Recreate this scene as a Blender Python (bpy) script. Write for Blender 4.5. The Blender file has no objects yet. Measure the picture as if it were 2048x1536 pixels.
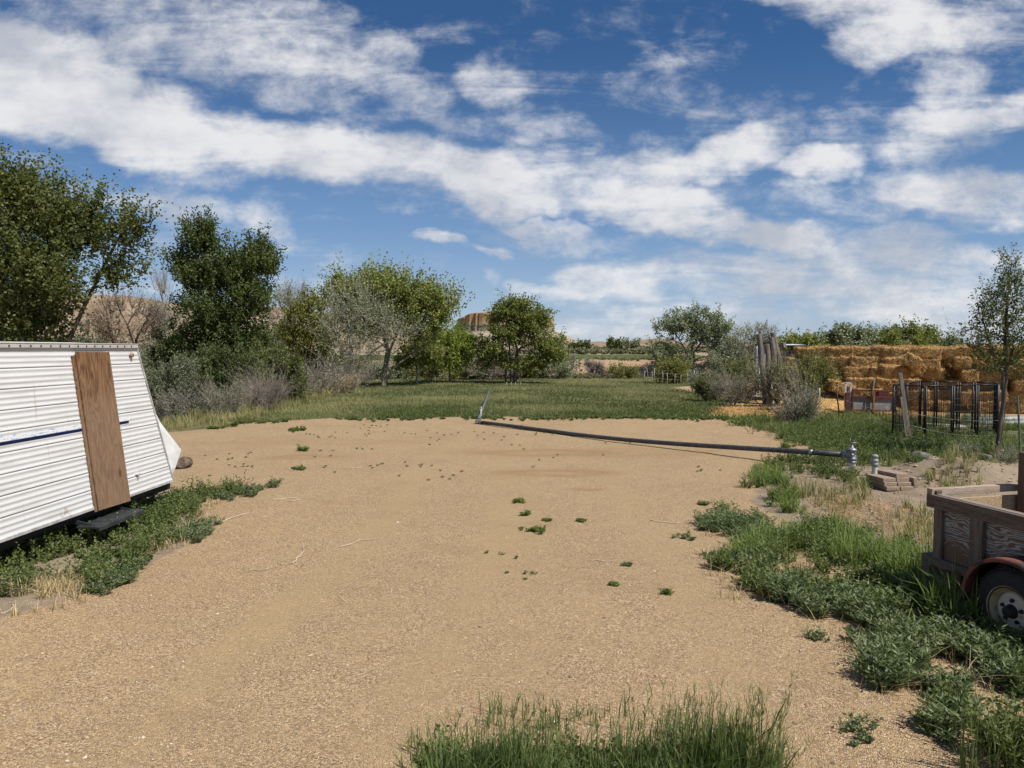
import bpy, math, random
import numpy as np
from mathutils import Vector, Matrix
R = math.radians
scn = bpy.context.scene
# ------------------------------------------------------------------ camera
H, F = 2.3, 1490.0                       # eye height in metres; focal length in photo pixels (2048 wide)
PITCH = math.atan(70 / F)
cam = bpy.data.cameras.new('camera'); cam.sensor_width = 36; cam.lens = F / 2048 * 36
cam.clip_start = .05; cam.clip_end = 8000
camo = bpy.data.objects.new('camera', cam); scn.collection.objects.link(camo)
camo.location = (0, 0, H); camo.rotation_euler = (R(90) - PITCH, 0, 0); scn.camera = camo
scn.view_settings.view_transform = 'Standard'; scn.view_settings.look = 'None'
scn.view_settings.exposure = 0.46; scn.view_settings.gamma = 1
scn.cycles.max_bounces = 6; scn.cycles.diffuse_bounces = 3; scn.cycles.transparent_max_bounces = 8

def ray(px, py):
    a, b = (px - 1024) / F, (768 - py) / F
    c, s = math.cos(PITCH), math.sin(PITCH)
    return np.array([a, c + b * s, -s + b * c])

# ------------------------------------------------------------------ node helpers
def nd(nt, typ, ins=None, **props):
    n = nt.nodes.new(typ)
    for k, v in props.items(): setattr(n, k, v)
    for k, v in (ins or {}).items():
        s = n.inputs[k]
        if isinstance(v, bpy.types.NodeSocket): nt.links.new(v, s)
        elif isinstance(v, (tuple, list)) and len(v) == 3 and s.type == 'RGBA': s.default_value = (*v, 1)
        else: s.default_value = v
    return n
def mth(nt, op, a, b=None, c=None, clamp=False):
    n = nd(nt, 'ShaderNodeMath', {0: a}, operation=op, use_clamp=clamp)
    for i, v in ((1, b), (2, c)):
        if v is None: continue
        if isinstance(v, bpy.types.NodeSocket): nt.links.new(v, n.inputs[i])
        else: n.inputs[i].default_value = v
    return n.outputs[0]
def mix(nt, f, a, b, blend='MIX'):
    n = nt.nodes.new('ShaderNodeMix'); n.data_type = 'RGBA'; n.blend_type = blend
    for i, v in ((0, f), (6, a), (7, b)):
        s = n.inputs[i]
        if isinstance(v, bpy.types.NodeSocket): nt.links.new(v, s)
        elif i: s.default_value = (*v, 1)
        else: s.default_value = v
    return n.outputs[2]
def smooth(nt, v, lo, hi):
    n = nd(nt, 'ShaderNodeMapRange', {0: v, 1: lo, 2: hi, 3: 0., 4: 1.}, interpolation_type='SMOOTHSTEP'); return n.outputs[0]
def ramp(nt, f, stops):
    n = nt.nodes.new('ShaderNodeValToRGB'); nt.links.new(f, n.inputs[0]); cr = n.color_ramp
    while len(cr.elements) < len(stops): cr.elements.new(.5)
    for e, (p, c) in zip(cr.elements, stops): e.position = p; e.color = (*c, 1)
    return n.outputs[0]
def noise(nt, vec, scale, detail=4, rough=.55, dist=0):
    return nd(nt, 'ShaderNodeTexNoise', {'Vector': vec, 'Scale': scale, 'Detail': detail, 'Roughness': rough, 'Distortion': dist}).outputs[0]

# ------------------------------------------------------------------ sun and sky
SUN_EL = 55; sdir = Vector((.83, -.56, 0)).normalized()          # sun high over the viewer's right shoulder
sd = Vector((sdir.x * math.cos(R(SUN_EL)), sdir.y * math.cos(R(SUN_EL)), math.sin(R(SUN_EL))))
sun = bpy.data.lights.new('sun', 'SUN'); sun.energy = 4.4; sun.angle = R(.5); sun.color = (1, .955, .88)
suno = bpy.data.objects.new('sun', sun); scn.collection.objects.link(suno); suno.rotation_euler = sd.to_track_quat('Z', 'Y').to_euler(); suno.location = (30, -20, 40)
w = bpy.data.worlds.new('World'); scn.world = w; w.use_nodes = True; nt = w.node_tree; nt.nodes.clear()
sky = nd(nt, 'ShaderNodeTexSky', sky_type='NISHITA', sun_disc=False, sun_elevation=R(SUN_EL), sun_rotation=math.atan2(sdir.x, sdir.y), altitude=1300, air_density=1.0, dust_density=.35, ozone_density=2.5)
hs = nd(nt, 'ShaderNodeHueSaturation', {'Hue': .5, 'Saturation': 1.24, 'Value': .57, 'Color': sky.outputs[0]}).outputs[0]
tc = nd(nt, 'ShaderNodeTexCoord').outputs['Generated']
sx = nd(nt, 'ShaderNodeSeparateXYZ', {0: tc})
ay = mth(nt, 'MAXIMUM', mth(nt, 'ABSOLUTE', sx.outputs[1]), .12)
S = mth(nt, 'DIVIDE', sx.outputs[0], ay); T_ = mth(nt, 'DIVIDE', sx.outputs[2], ay)
q = mth(nt, 'MAXIMUM', mth(nt, 'ADD', T_, .16), .05)
cv = nd(nt, 'ShaderNodeCombineXYZ', {0: mth(nt, 'DIVIDE', S, q), 1: mth(nt, 'DIVIDE', 1., q), 2: 0.}).outputs[0]
st = nd(nt, 'ShaderNodeCombineXYZ', {0: S, 1: mth(nt, 'MULTIPLY', T_, 1.5), 2: 0.}).outputs[0]
clouds = [(170,190,360,95,17,1.25),(560,290,330,62,13,1.15),(950,345,300,58,9,1.12),(1270,400,250,58,20,1.12),(1530,480,230,36,22,.85),
 (330,60,480,95,12,.62),(720,130,200,65,25,.58),(1000,150,80,50,20,.52),(1400,330,130,52,-8,1.0),(1230,315,150,44,8,.72),(1100,445,110,16,10,.7),(1040,548,60,16,5,.65),(1230,490,200,24,12,.6),(1600,345,125,34,0,.95),
 (1790,30,340,60,8,.74),(1760,95,110,40,-10,.8),(1970,275,190,70,-15,.95),(1930,400,220,66,5,.9),(1620,590,540,64,6,.78),
 (1300,655,380,40,0,.68),(860,482,60,16,0,.85),(975,484,45,13,0,.8),(950,527,32,20,10,.72),(1160,560,95,26,-5,.75),(1040,548,50,14,5,.55),
 (330,395,190,38,2,.58),(555,420,85,34,40,.58),(1800,520,270,46,8,.74),(1930,150,150,60,40,.55),(560,60,120,30,40,.45),(1060,240,260,36,5,.4),(1700,420,150,40,5,.5)]
wx = noise(nt, st, 3.4, 5, .58); wy = noise(nt, nd(nt, 'ShaderNodeVectorMath', {0: st, 1: (7.3, 2.1, 4.)}, operation='ADD').outputs[0], 3.4, 5, .58)
Sw = mth(nt, 'MULTIPLY_ADD', mth(nt, 'SUBTRACT', wx, .5), .26, S); Tw = mth(nt, 'MULTIPLY_ADD', mth(nt, 'SUBTRACT', wy, .5), .17, T_)
acc = None
for cx, cy, a, b, ang, amp in clouds:
    r = ray(cx, cy); cs, ct = r[0] / r[1], r[2] / r[1]; ca, sa = math.cos(R(ang)), math.sin(R(ang)); a, b = a / F, b / F
    dx = mth(nt, 'SUBTRACT', Sw, cs); dy = mth(nt, 'SUBTRACT', Tw, ct)
    u = mth(nt, 'MULTIPLY_ADD', dx, ca / a, mth(nt, 'MULTIPLY', dy, -sa / a)); v = mth(nt, 'MULTIPLY_ADD', dx, sa / b, mth(nt, 'MULTIPLY', dy, ca / b))
    e = mth(nt, 'MULTIPLY_ADD', u, u, mth(nt, 'MULTIPLY', v, v))
    m = nd(nt, 'ShaderNodeMapRange', {0: e, 1: 1.9, 2: 0., 3: 0., 4: amp}, interpolation_type='SMOOTHSTEP').outputs[0]
    acc = m if acc is None else mth(nt, 'SMOOTH_MAX', acc, m, .12)
f1 = noise(nt, cv, 1.5, 9, .62, .6); f2 = noise(nt, st, 6.5, 9, .60, .25); f4 = noise(nt, st, 19., 8, .68, .3); f3 = noise(nt, nd(nt, 'ShaderNodeMapping', {'Vector': st, 'Rotation': (0, 0, R(24)), 'Scale': (2.6, 10, 1)}).outputs[0], 1.3, 8, .62, .9)
fb = mth(nt, 'ADD', mth(nt, 'MULTIPLY', f1, .25), mth(nt, 'ADD', mth(nt, 'ADD', mth(nt, 'MULTIPLY', f2, .34), mth(nt, 'MULTIPLY', f4, .23)), mth(nt, 'MULTIPLY', f3, .28)))
dens = mth(nt, 'ADD', acc, mth(nt, 'MULTIPLY', mth(nt, 'SUBTRACT', fb, .53), 5.2))
al = mth(nt, 'MULTIPLY', smooth(nt, dens, .10, 1.28), .97)
mott = noise(nt, nd(nt, 'ShaderNodeVectorMath', {0: st, 1: (1.7, 9.2, 3.)}, operation='ADD').outputs[0], 5.5, 6, .55)
ccol = mix(nt, smooth(nt, mth(nt, 'ADD', mott, mth(nt, 'MULTIPLY', dens, .10)), .38, .68), (3.55, 3.8, 4.3), (6.0, 6.0, 6.1))
lowhaze = smooth(nt, T_, .17, -.02)
hs = mix(nt, 1., hs, (1.0, .99, 1.05), 'MULTIPLY'); hs = mix(nt, mth(nt, 'MULTIPLY', smooth(nt, T_, .42, .0), .50), hs, (2.1, 3.2, 5.0)); hs = mix(nt, mth(nt, 'MULTIPLY', lowhaze, .4), hs, (3.7, 4.35, 5.3))
col = mix(nt, al, hs, ccol)
bg = nd(nt, 'ShaderNodeBackground', {0: col, 1: .1})
nt.links.new(bg.outputs[0], nd(nt, 'ShaderNodeOutputWorld').inputs[0])
w.cycles.sampling_method = 'MANUAL'; w.cycles.sample_map_resolution = 512

# ------------------------------------------------------------------ numpy helpers
rng = np.random.default_rng(11)
def vnoise(x, y, s=1.0, seed=0, oct=3):
    x = np.asarray(x, float) * s; y = np.asarray(y, float) * s; out = 0; amp = 1; tot = 0
    for o in range(oct):
        xi = np.floor(x).astype(np.int64); yi = np.floor(y).astype(np.int64); fx = x - xi; fy = y - yi
        fx = fx * fx * (3 - 2 * fx); fy = fy * fy * (3 - 2 * fy)
        def hsh(a, b):
            n = (a * 374761393 + b * 668265263 + (seed + o * 17) * 974711) & 0x7fffffff
            n = ((n ^ (n >> 13)) * 1274126177) & 0x7fffffff
            return ((n ^ (n >> 16)) & 0xffff) / 65535.0
        out = out + amp * ((hsh(xi, yi) * (1 - fx) + hsh(xi + 1, yi) * fx) * (1 - fy) + (hsh(xi, yi + 1) * (1 - fx) + hsh(xi + 1, yi + 1) * fx) * fy)
        tot += amp; amp *= .5; x = x * 2.03 + 5.1; y = y * 2.03 + 1.7
    return out / tot
def sstep(a, b, x):
    t = np.clip((x - a) / (b - a), 0, 1); return t * t * (3 - 2 * t)
def norm(a): return a / np.maximum(np.linalg.norm(a, axis=-1, keepdims=True), 1e-9)
def sdf(poly, x, y):                      # positive inside
    x = np.asarray(x, float); y = np.asarray(y, float); P = np.array(poly, float); d = np.full(x.shape, 1e9); ins = np.zeros(x.shape, bool)
    for i in range(len(P)):
        a, b = P[i], P[(i + 1) % len(P)]; e = b - a
        t = np.clip(((x - a[0]) * e[0] + (y - a[1]) * e[1]) / (e @ e + 1e-12), 0, 1)
        d = np.minimum(d, np.hypot(x - a[0] - t * e[0], y - a[1] - t * e[1]))
        c = (a[1] > y) != (b[1] > y)
        ins ^= c & (x < (b[0] - a[0]) * (y - a[1]) / (b[1] - a[1] + 1e-12) + a[0])
    return np.where(ins, d, -d)
def flat(px, py):
    r = ray(px, py); t = -H / r[2]; return r[0] * t, r[1] * t
MOUND = flat(1925, 968)
def hz(x, y):
    x = np.asarray(x, float); y = np.asarray(y, float)
    z = (vnoise(x, y, .25, 3) - .5) * .10 + (vnoise(x, y, 1.1, 5) - .5) * .035
    z = z * sstep(-3, 6, y + np.abs(x) * .3)
    d = np.hypot((x - MOUND[0]) / 1.25, (y - MOUND[1]) / .75)
    z = z + .42 * np.exp(-d ** 2 * 1.0) * (1 + .8 * (vnoise(x, y, 2.2, 9, 5) - .5))
    nb = (vnoise(x, y * .3, .22, 21) - .5) * 5
    bank = sstep(62.5, 65.5, y + nb) * 1.25 + sstep(65, 80, y) * .2
    z = z + bank * (1 + .25 * (vnoise(x, y, .6, 31) - .5))
    z = z + sstep(100, 300, y) * 1.1
    return z
def G(px, py, it=6):                      # the point of the ground seen at a photo pixel
    r = ray(px, py); z = 0.
    for _ in range(it):
        t = (z - H) / r[2]; z = float(hz(r[0] * t, r[1] * t))
    return np.array([r[0] * t, r[1] * t, z])
def AT(px, py, Y):                        # the point at a given distance seen at a photo pixel
    r = ray(px, py); return np.array([0, 0, H]) + r * (Y / r[1])
def on(x, y): return np.array([x, y, float(hz(x, y))])

class MB:                                 # collects geometry and links it as ONE mesh object
    def __init__(s): s.v = []; s.q = []; s.t = []; s.rq = []; s.rt = []; s.n = 0
    def add(s, V, q=None, t=None, r=None):
        V = np.asarray(V, float).reshape(-1, 3)
        if q is not None and len(q):
            q = np.asarray(q, np.int64).reshape(-1, 4); s.q.append(q + s.n); s.rq.append(np.broadcast_to(np.asarray(.5 if r is None else r, float), (len(q),)))
        if t is not None and len(t):
            t = np.asarray(t, np.int64).reshape(-1, 3); s.t.append(t + s.n); s.rt.append(np.broadcast_to(np.asarray(.5 if r is None else r, float), (len(t),)))
        s.v.append(V); s.n += len(V)
    def data(s):
        V = np.concatenate(s.v) if s.v else np.zeros((0, 3))
        q = np.concatenate(s.q) if s.q else np.zeros((0, 4), np.int64); t = np.concatenate(s.t) if s.t else np.zeros((0, 3), np.int64)
        r = np.concatenate((s.rq or [np.zeros(0)]) + (s.rt or [np.zeros(0)]))
        return V, q, t, r
    def mesh(s, name, mat, smooth=False, off=None):
        V, q, t, r = s.data()
        if off is not None: V = V - np.asarray(off)
        me = bpy.data.meshes.new(name); me.vertices.add(len(V)); me.vertices.foreach_set('co', V.astype(np.float32).ravel())
        L = np.concatenate([q.ravel(), t.ravel()]).astype(np.int32); me.loops.add(len(L)); me.loops.foreach_set('vertex_index', L)
        st_ = np.concatenate([np.arange(len(q)) * 4, len(q) * 4 + np.arange(len(t)) * 3]).astype(np.int32)
        me.polygons.add(len(st_)); me.polygons.foreach_set('loop_start', st_); me.update(calc_edges=True); me.validate()
        a = me.attributes.new('rnd', 'FLOAT', 'FACE')
        if len(a.data) == len(r): a.data.foreach_set('value', r.astype(np.float32))
        me.polygons.foreach_set('use_smooth', np.full(len(me.polygons), smooth, bool))
        me.materials.append(mat); return me
    def build(s, name, mat, parent=None, smooth=False, off=None, bevel=0):
        o = bpy.data.objects.new(name, s.mesh(name, mat, smooth, off)); scn.collection.objects.link(o)
        if parent is not None: o.parent = parent
        elif off is not None: o.location = off
        if bevel:
            m = o.modifiers.new('edge', 'BEVEL'); m.width = bevel; m.segments = 2; m.limit_method = 'ANGLE'
        return o
def empty(name, loc, rz=0):
    o = bpy.data.objects.new(name, None); scn.collection.objects.link(o); o.location = loc; o.rotation_euler = (0, 0, rz); o.empty_display_size = .2; return o
def tag(o, label=None, cat=None, group=None, kind=None):
    if label: o['label'] = label
    if cat: o['category'] = cat
    if group: o['group'] = group
    if kind: o['kind'] = kind
    return o
BQ = np.array([[0,3,2,1],[4,5,6,7],[0,1,5,4],[1,2,6,5],[2,3,7,6],[3,0,4,7]])
def box(mb, c, s, M=None, r=None, taper=1.0):
    x, y, z = np.array(s) / 2
    V = np.array([[-x,-y,-z],[x,-y,-z],[x,y,-z],[-x,y,-z],[-x*taper,-y*taper,z],[x*taper,-y*taper,z],[x*taper,y*taper,z],[-x*taper,y*taper,z]])
    if M is not None: V = V @ np.array(M).T
    mb.add(V + np.asarray(c), q=BQ, r=r)
def rot(ax, a):
    return np.array(Matrix.Rotation(a, 3, ax))
def beam(mb, a, b, wd, th, r=None, up=(0, 0, 1)):   # rectangular bar from a to b
    a = np.asarray(a, float); b = np.asarray(b, float); d = norm(b - a); u = np.asarray(up, float)
    if abs(d @ u) > .95: u = np.array([1., 0, 0])
    s_ = norm(np.cross(d, u)); u = np.cross(s_, d)
    box(mb, (a + b) / 2, (np.linalg.norm(b - a), wd, th), np.stack([d, s_, u], 1), r)
def tube(mb, P, rad, n=8, caps=True, r=None):
    P = np.asarray(P, float); k = len(P); rad = np.broadcast_to(np.asarray(rad, float), (k,))
    T = norm(np.gradient(P, axis=0)); u = np.cross(T[0], [0, 0, 1.]); u = norm(u) if np.linalg.norm(u) > .1 else np.array([1., 0, 0])
    A = np.arange(n) / n * 2 * np.pi; V = []
    for i in range(k):
        u = norm(u - T[i] * (u @ T[i])); v_ = np.cross(T[i], u); V.append(P[i] + rad[i] * (np.cos(A)[:, None] * u + np.sin(A)[:, None] * v_))
    V = np.concatenate(V); q = [[i*n+j, i*n+(j+1)%n, (i+1)*n+(j+1)%n, (i+1)*n+j] for i in range(k-1) for j in range(n)]; t = []
    if caps:
        V = np.concatenate([V, P[:1], P[-1:]]); c0, c1 = k*n, k*n+1
        t = [[c0, (j+1)%n, j] for j in range(n)] + [[c1, (k-1)*n+j, (k-1)*n+(j+1)%n] for j in range(n)]
    mb.add(V, q=q, t=t, r=r)
def lathe(mb, c, prof, n=20, M=None, r=None):       # prof: (radius, height) pairs about local z
    A = np.arange(n) / n * 2 * np.pi; k = len(prof)
    V = np.concatenate([np.stack([p[0]*np.cos(A), p[0]*np.sin(A), np.full(n, p[1])], 1) for p in prof])
    q = [[i*n+j, i*n+(j+1)%n, (i+1)*n+(j+1)%n, (i+1)*n+j] for i in range(k-1) for j in range(n)]
    if M is not None: V = V @ np.array(M).T
    mb.add(V + np.asarray(c), q=q, r=r)

# ------------------------------------------------------------------ materials
def material(name):
    m = bpy.data.materials.new(name); m.use_nodes = True; nt = m.node_tree; nt.nodes.clear()
    return m, nt, nd(nt, 'ShaderNodeOutputMaterial')
def attr(nt, name): return nd(nt, 'ShaderNodeAttribute', attribute_name=name).outputs['Fac']
def ocoord(nt): return nd(nt, 'ShaderNodeTexCoord').outputs['Object']
def princ(nt, out, col, rough=.8, spec=.3, metal=0., bump=None, bstr=.3, bdist=.01):
    p = nd(nt, 'ShaderNodeBsdfPrincipled', {'Base Color': col, 'Roughness': rough, 'Metallic': metal, 'Specular IOR Level': spec})
    if bump is not None: nt.links.new(nd(nt, 'ShaderNodeBump', {'Height': bump, 'Strength': bstr, 'Distance': bdist}).outputs[0], p.inputs['Normal'])
    nt.links.new(p.outputs[0], out.inputs[0]); return p
def leaf_mat(name, dark, light, tr=.36, spec=.25, k=1.75):
    m, nt, out = material(name); a = attr(nt, 'rnd')
    col = mix(nt, a, tuple(c * k for c in dark), tuple(c * k for c in light))
    p = nd(nt, 'ShaderNodeBsdfPrincipled', {'Base Color': col, 'Roughness': .55, 'Specular IOR Level': spec})
    t = nd(nt, 'ShaderNodeBsdfTranslucent', {0: mix(nt, 1., col, (1.1, 1.25, .55), 'MULTIPLY')})
    nt.links.new(nd(nt, 'ShaderNodeMixShader', {0: tr, 1: p.outputs[0], 2: t.outputs[0]}).outputs[0], out.inputs[0]); return m
def noise_mat(name, c1, c2, scale=6, stretch=(1, 1, 1), rough=.85, spec=.2, bstr=.4, bdist=.01, metal=0., detail=6, lo=.35, hi=.65):
    m, nt, out = material(name); v = nd(nt, 'ShaderNodeMapping', {'Vector': ocoord(nt), 'Scale': stretch}).outputs[0]
    n = noise(nt, v, scale, detail, .62); princ(nt, out, mix(nt, smooth(nt, n, lo, hi), c1, c2), rough, spec, metal, n, bstr, bdist); return m
def wood_mat(name, c1, c2, c3, sc=(1, 1, 1), grain=30, rough=.85):   # grain runs along the axis with the small scale
    m, nt, out = material(name); v = nd(nt, 'ShaderNodeMapping', {'Vector': ocoord(nt), 'Scale': sc}).outputs[0]
    n = noise(nt, v, 1., 3, .5, .4); rg = mth(nt, 'SINE', mth(nt, 'MULTIPLY', n, grain)); rg = mth(nt, 'MULTIPLY_ADD', rg, .5, .5)
    f = noise(nt, v, 22, 5, .65); col = mix(nt, rg, c1, c2); col = mix(nt, smooth(nt, f, .42, .7), col, c3)
    princ(nt, out, col, rough, .2, 0, mth(nt, 'ADD', rg, f), .35, .004); return m
# ------------------------------------------------------------------ ground
def gpoly(pts): return [flat(*p) for p in pts]
FIELD = [flat(*p) for p in ((330,866),(430,856),(520,842),(700,836),(830,838),(955,832),(1150,837),(1400,839),(1440,836),(1440,815),(1470,800))] + [(9.5, 44), (20, 60), (30, 62), (30, 66), (-60, 66), (-60, 22)]
STRAW = gpoly([(1400,832),(1440,812),(1500,802),(1560,797),(1640,800),(1700,800),(1900,830),(1900,845),(1640,838),(1560,840),(1480,836)])
GREEN2 = gpoly([(1440,836),(1530,838),(1640,826),(1700,822),(1850,840),(2080,850),(2200,930),(2060,930),(1900,928),(1780,934),(1690,935),(1640,905),(1560,870)])
SOIL = gpoly([(1600,905),(1700,905),(2150,905),(2700,1000),(2700,1400),(2048,1260),(1900,1180),(1700,1080),(1590,1050),(1500,1000),(1540,960)])
LDRY = gpoly([(-700,1290),(0,1235),(150,1195),(270,1140),(400,1075),(430,1055),(350,1000),(330,960),(-300,940)])
def axis(lo, hi, fine, step, far, k=1.16):
    a = list(np.arange(lo, hi + 1e-6, step)); s_ = step
    while a[-1] < far: s_ = min(s_ * k, 150); a.append(a[-1] + s_)
    s_ = step
    while a[0] > -far: s_ = min(s_ * k, 150); a.insert(0, a[0] - s_)
    return np.array(a)
gx = axis(-9, 12, 0, .13, 3500); gy = axis(2.5, 34, 0, .13, 4000, 1.06); gy = gy[gy > -300]
X, Y = np.meshgrid(gx, gy); x, y = X.ravel(), Y.ravel(); nx_, ny_ = len(gx), len(gy)
z = hz(x, y) + (vnoise(x, y, 6, 41) - .5) * .012
ii = (np.arange(ny_ - 1)[:, None] * nx_ + np.arange(nx_ - 1)[None]).ravel()
mb = MB(); mb.add(np.stack([x, y, z], 1), q=np.stack([ii, ii + 1, ii + nx_ + 1, ii + nx_], 1))
m, nt, out = material('ground_mix'); P = nd(nt, 'ShaderNodeNewGeometry').outputs['Position']
big = noise(nt, P, .35, 5, .6); mid = noise(nt, P, 2.2, 5, .6); fine = noise(nt, P, 28, 4, .6)
vo = nd(nt, 'ShaderNodeTexVoronoi', {'Vector': P, 'Scale': 115., 'Randomness': 1.}); vo2 = nd(nt, 'ShaderNodeTexVoronoi', {'Vector': P, 'Scale': 58., 'Randomness': 1.})
vc = nd(nt, 'ShaderNodeSeparateColor', {0: vo.outputs['Color']}).outputs[0]; vc2 = nd(nt, 'ShaderNodeSeparateColor', {0: vo2.outputs['Color']}).outputs[1]
peb = ramp(nt, vc, [(0, (.15, .10, .062)), (.3, (.315, .222, .133)), (.7, (.465, .338, .207)), (.93, (.63, .49, .33)), (1., (.75, .64, .50))])
sand = mix(nt, fine, (.385, .282, .160), (.495, .370, .216))
pf = smooth(nt, mth(nt, 'ADD', mid, mth(nt, 'MULTIPLY', big, .5)), .62, .86)
grav = mix(nt, mth(nt, 'MULTIPLY_ADD', pf, .35, .62), sand, peb)
grav = mix(nt, mth(nt, 'MULTIPLY', smooth(nt, vc2, .90, .93), .5), grav, (.17, .15, .14))
grav = mix(nt, mth(nt, 'MULTIPLY', smooth(nt, big, .46, .66), .2), grav, (.32, .22, .125))
grav = mix(nt, mth(nt, 'MULTIPLY', attr(nt, 'rut'), .75), grav, mix(nt, fine, (.37, .275, .16), (.45, .34, .20))); grav = mix(nt, mth(nt, 'MULTIPLY', smooth(nt, noise(nt, P, .8, 6, .65), .52, .68), .28), grav, (.29, .20, .118))
grav = mix(nt, mth(nt, 'MULTIPLY', attr(nt, 'track'), .6), grav, (.30, .19, .10))
soil = mix(nt, smooth(nt, mid, .35, .7), (.32, .245, .17), (.20, .15, .105)); soil = mix(nt, mth(nt, 'MULTIPLY', fine, .35), soil, (.42, .35, .27))
gr = mix(nt, smooth(nt, mid, .35, .65), (.10, .112, .042), (.17, .155, .075)); gr = mix(nt, mth(nt, 'MULTIPLY', smooth(nt, big, .48, .7), .6), gr, (.25, .19, .11))
straw = mix(nt, fine, (.36, .21, .075), (.60, .40, .17))
far = mix(nt, smooth(nt, noise(nt, P, .12, 6, .65), .4, .62), (.36, .28, .19), (.17, .155, .09))
grav = mix(nt, 1., grav, (1.0, .955, .875), 'MULTIPLY')
def msk(a, amp=.6):
    v = attr(nt, a); v = mth(nt, 'MULTIPLY_ADD', mth(nt, 'SUBTRACT', mid, .5), amp, v); return smooth(nt, v, .40, .60)
col = mix(nt, msk('soil'), grav, soil); col = mix(nt, msk('grass', .9), col, gr); col = mix(nt, msk('straw', .9), col, straw)
col = mix(nt, msk('far', .2), col, far); col = mix(nt, msk('crop', .05), col, (.075, .105, .025)); col = mix(nt, msk('bank', .5), col, mix(nt, mid, (.42, .30, .19), (.30, .205, .12)))
hgt = mth(nt, 'SUBTRACT', mth(nt, 'MULTIPLY', fine, .6), mth(nt, 'MULTIPLY', vo.outputs['Distance'], 1.1))
princ(nt, out, col, .93, .15, 0, hgt, .85, .013)
me = mb.mesh('ground', m, True); GROUND = bpy.data.objects.new('ground', me); scn.collection.objects.link(GROUND); tag(GROUND, kind='structure')
def vattr(name, val):
    a = me.attributes.new(name, 'FLOAT', 'POINT'); a.data.foreach_set('value', np.clip(val, 0, 1).astype(np.float32))
soft = lambda d, w_: sstep(-w_, w_, d)
fld = soft(sdf(FIELD, x, y), .35); g2 = soft(sdf(GREEN2, x, y), .6) * .85
vattr('grass', np.maximum(fld, g2)); vattr('straw', soft(sdf(STRAW, x, y), .8))
vattr('soil', np.maximum(np.maximum(soft(sdf(SOIL, x, y), .4), soft(sdf(LDRY, x, y), .3)), np.exp(-(np.hypot((x - MOUND[0]) / 1.4, (y - MOUND[1]) / .9)) ** 2)))
vattr('far', np.maximum(sstep(60, 63, y), np.maximum(sstep(22, 30, x), sstep(-20, -26, x)) * sstep(10, 30, y)))
vattr('bank', sstep(60, 63, y) * (1 - sstep(67.5, 69, y)) * sstep(-4, 4, x))
vattr('crop', sstep(71, 72, y) * (1 - sstep(108, 112, y)) * sstep(-30, -20, x) * (1 - sstep(20, 26, x - (y - 90) * .1)))
trk = np.zeros_like(x)
for (px, py, a, b, s_) in ((1095,905,1.5,.5,1),(1110,945,1.0,.35,1),(1175,977,.25,.12,1.3),(610,915,.7,.3,.9),(660,885,2.2,.5,.4),(1250,905,2.0,.6,.5)):
    c = flat(px, py); d = np.hypot((x - c[0]) / a, (y - c[1]) / b); trk = np.maximum(trk, s_ * np.exp(-((d - .8) / .45) ** 2))
cxl = np.interp(y, [2, 5, 9, 14, 20, 26], [-1.6, -1.35, -1.0, -.9, -.4, .8]); cx2 = np.interp(y, [2, 6, 12, 18, 26], [.6, .9, .9, 1.8, 4.]); rut = np.zeros_like(x)
for c_, o_ in ((cxl, -.8), (cxl, .8), (cx2, -.75), (cx2, .75)): rut = np.maximum(rut, np.exp(-((x - c_ - o_ + (vnoise(y * .4, y * 0, 1, 3) - .5) * .3) / .26) ** 4) * (.35 + .9 * vnoise(x, y, .5, 44)) * (.9 if c_ is cxl else .6))
vattr('rut', rut * sstep(24, 20, y))
vattr('track', trk * (.6 + .8 * vnoise(x, y, 2, 77)))

# far hills ------------------------------------------------------------
m_hill, nt, out = material('badland'); P = nd(nt, 'ShaderNodeNewGeometry').outputs['Position']
n = noise(nt, P, .05, 8, .68); zz = nd(nt, 'ShaderNodeSeparateXYZ', {0: P}).outputs[2]
n2 = noise(nt, P, .5, 5, .7)
col = mix(nt, smooth(nt, n, .35, .65), (.235, .165, .108), (.34, .265, .185)); col = mix(nt, mth(nt, 'MULTIPLY', smooth(nt, n2, .50, .60), .7), col, (.11, .10, .06))
princ(nt, out, col, .95, .1, 0, n2, .5, .8)
def hill(name, y0, y1, xs, crest, seed, amp=.3, ny=36, foot=1.2):
    yy = np.linspace(y0, y1, ny); X, Y = np.meshgrid(xs, yy); u = (Y - y0) / (y1 - y0)
    c = crest(X, Y); prof = np.sin(np.clip(u * 1.25, 0, 1) * np.pi / 2) ** 1.25 * (1 - sstep(.85, 1.0, u) * .9)
    gul = np.abs(vnoise(X, Y * .25, 1 / (.05 * y0), seed, 4) - .5) * 2
    Z = foot + c * prof * (1 - amp * (1 - gul) * (1 - u * .7)) - sstep(.15, 0, u) * (foot + 1)
    mb = MB(); k = len(xs); ii = (np.arange(ny - 1)[:, None] * k + np.arange(k - 1)[None]).ravel()
    mb.add(np.stack([X.ravel(), Y.ravel(), Z.ravel()], 1), q=np.stack([ii, ii + 1, ii + k + 1, ii + k], 1)); o = mb.build(name, m_hill, smooth=True); return tag(o, kind='structure')
def crest_px(tbl, Yc):
    px = np.array([t[0] for t in tbl], float); hh = np.array([(698 - t[1]) / F * Yc + H for t in tbl]); wx_ = (px - 1024) / F * Yc
    return lambda X, Y: np.interp(X, wx_, hh) * (1 + .05 * (vnoise(X, Y, 8 / Yc, 6) - .5))
hill('hill_slope', 190, 330, np.linspace(-330, 20, 170), crest_px([(-400,590),(0,590),(200,592),(340,602),(470,612),(600,618),(760,640),(900,668),(1000,690),(1100,700)], 310), 4, .22)
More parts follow.
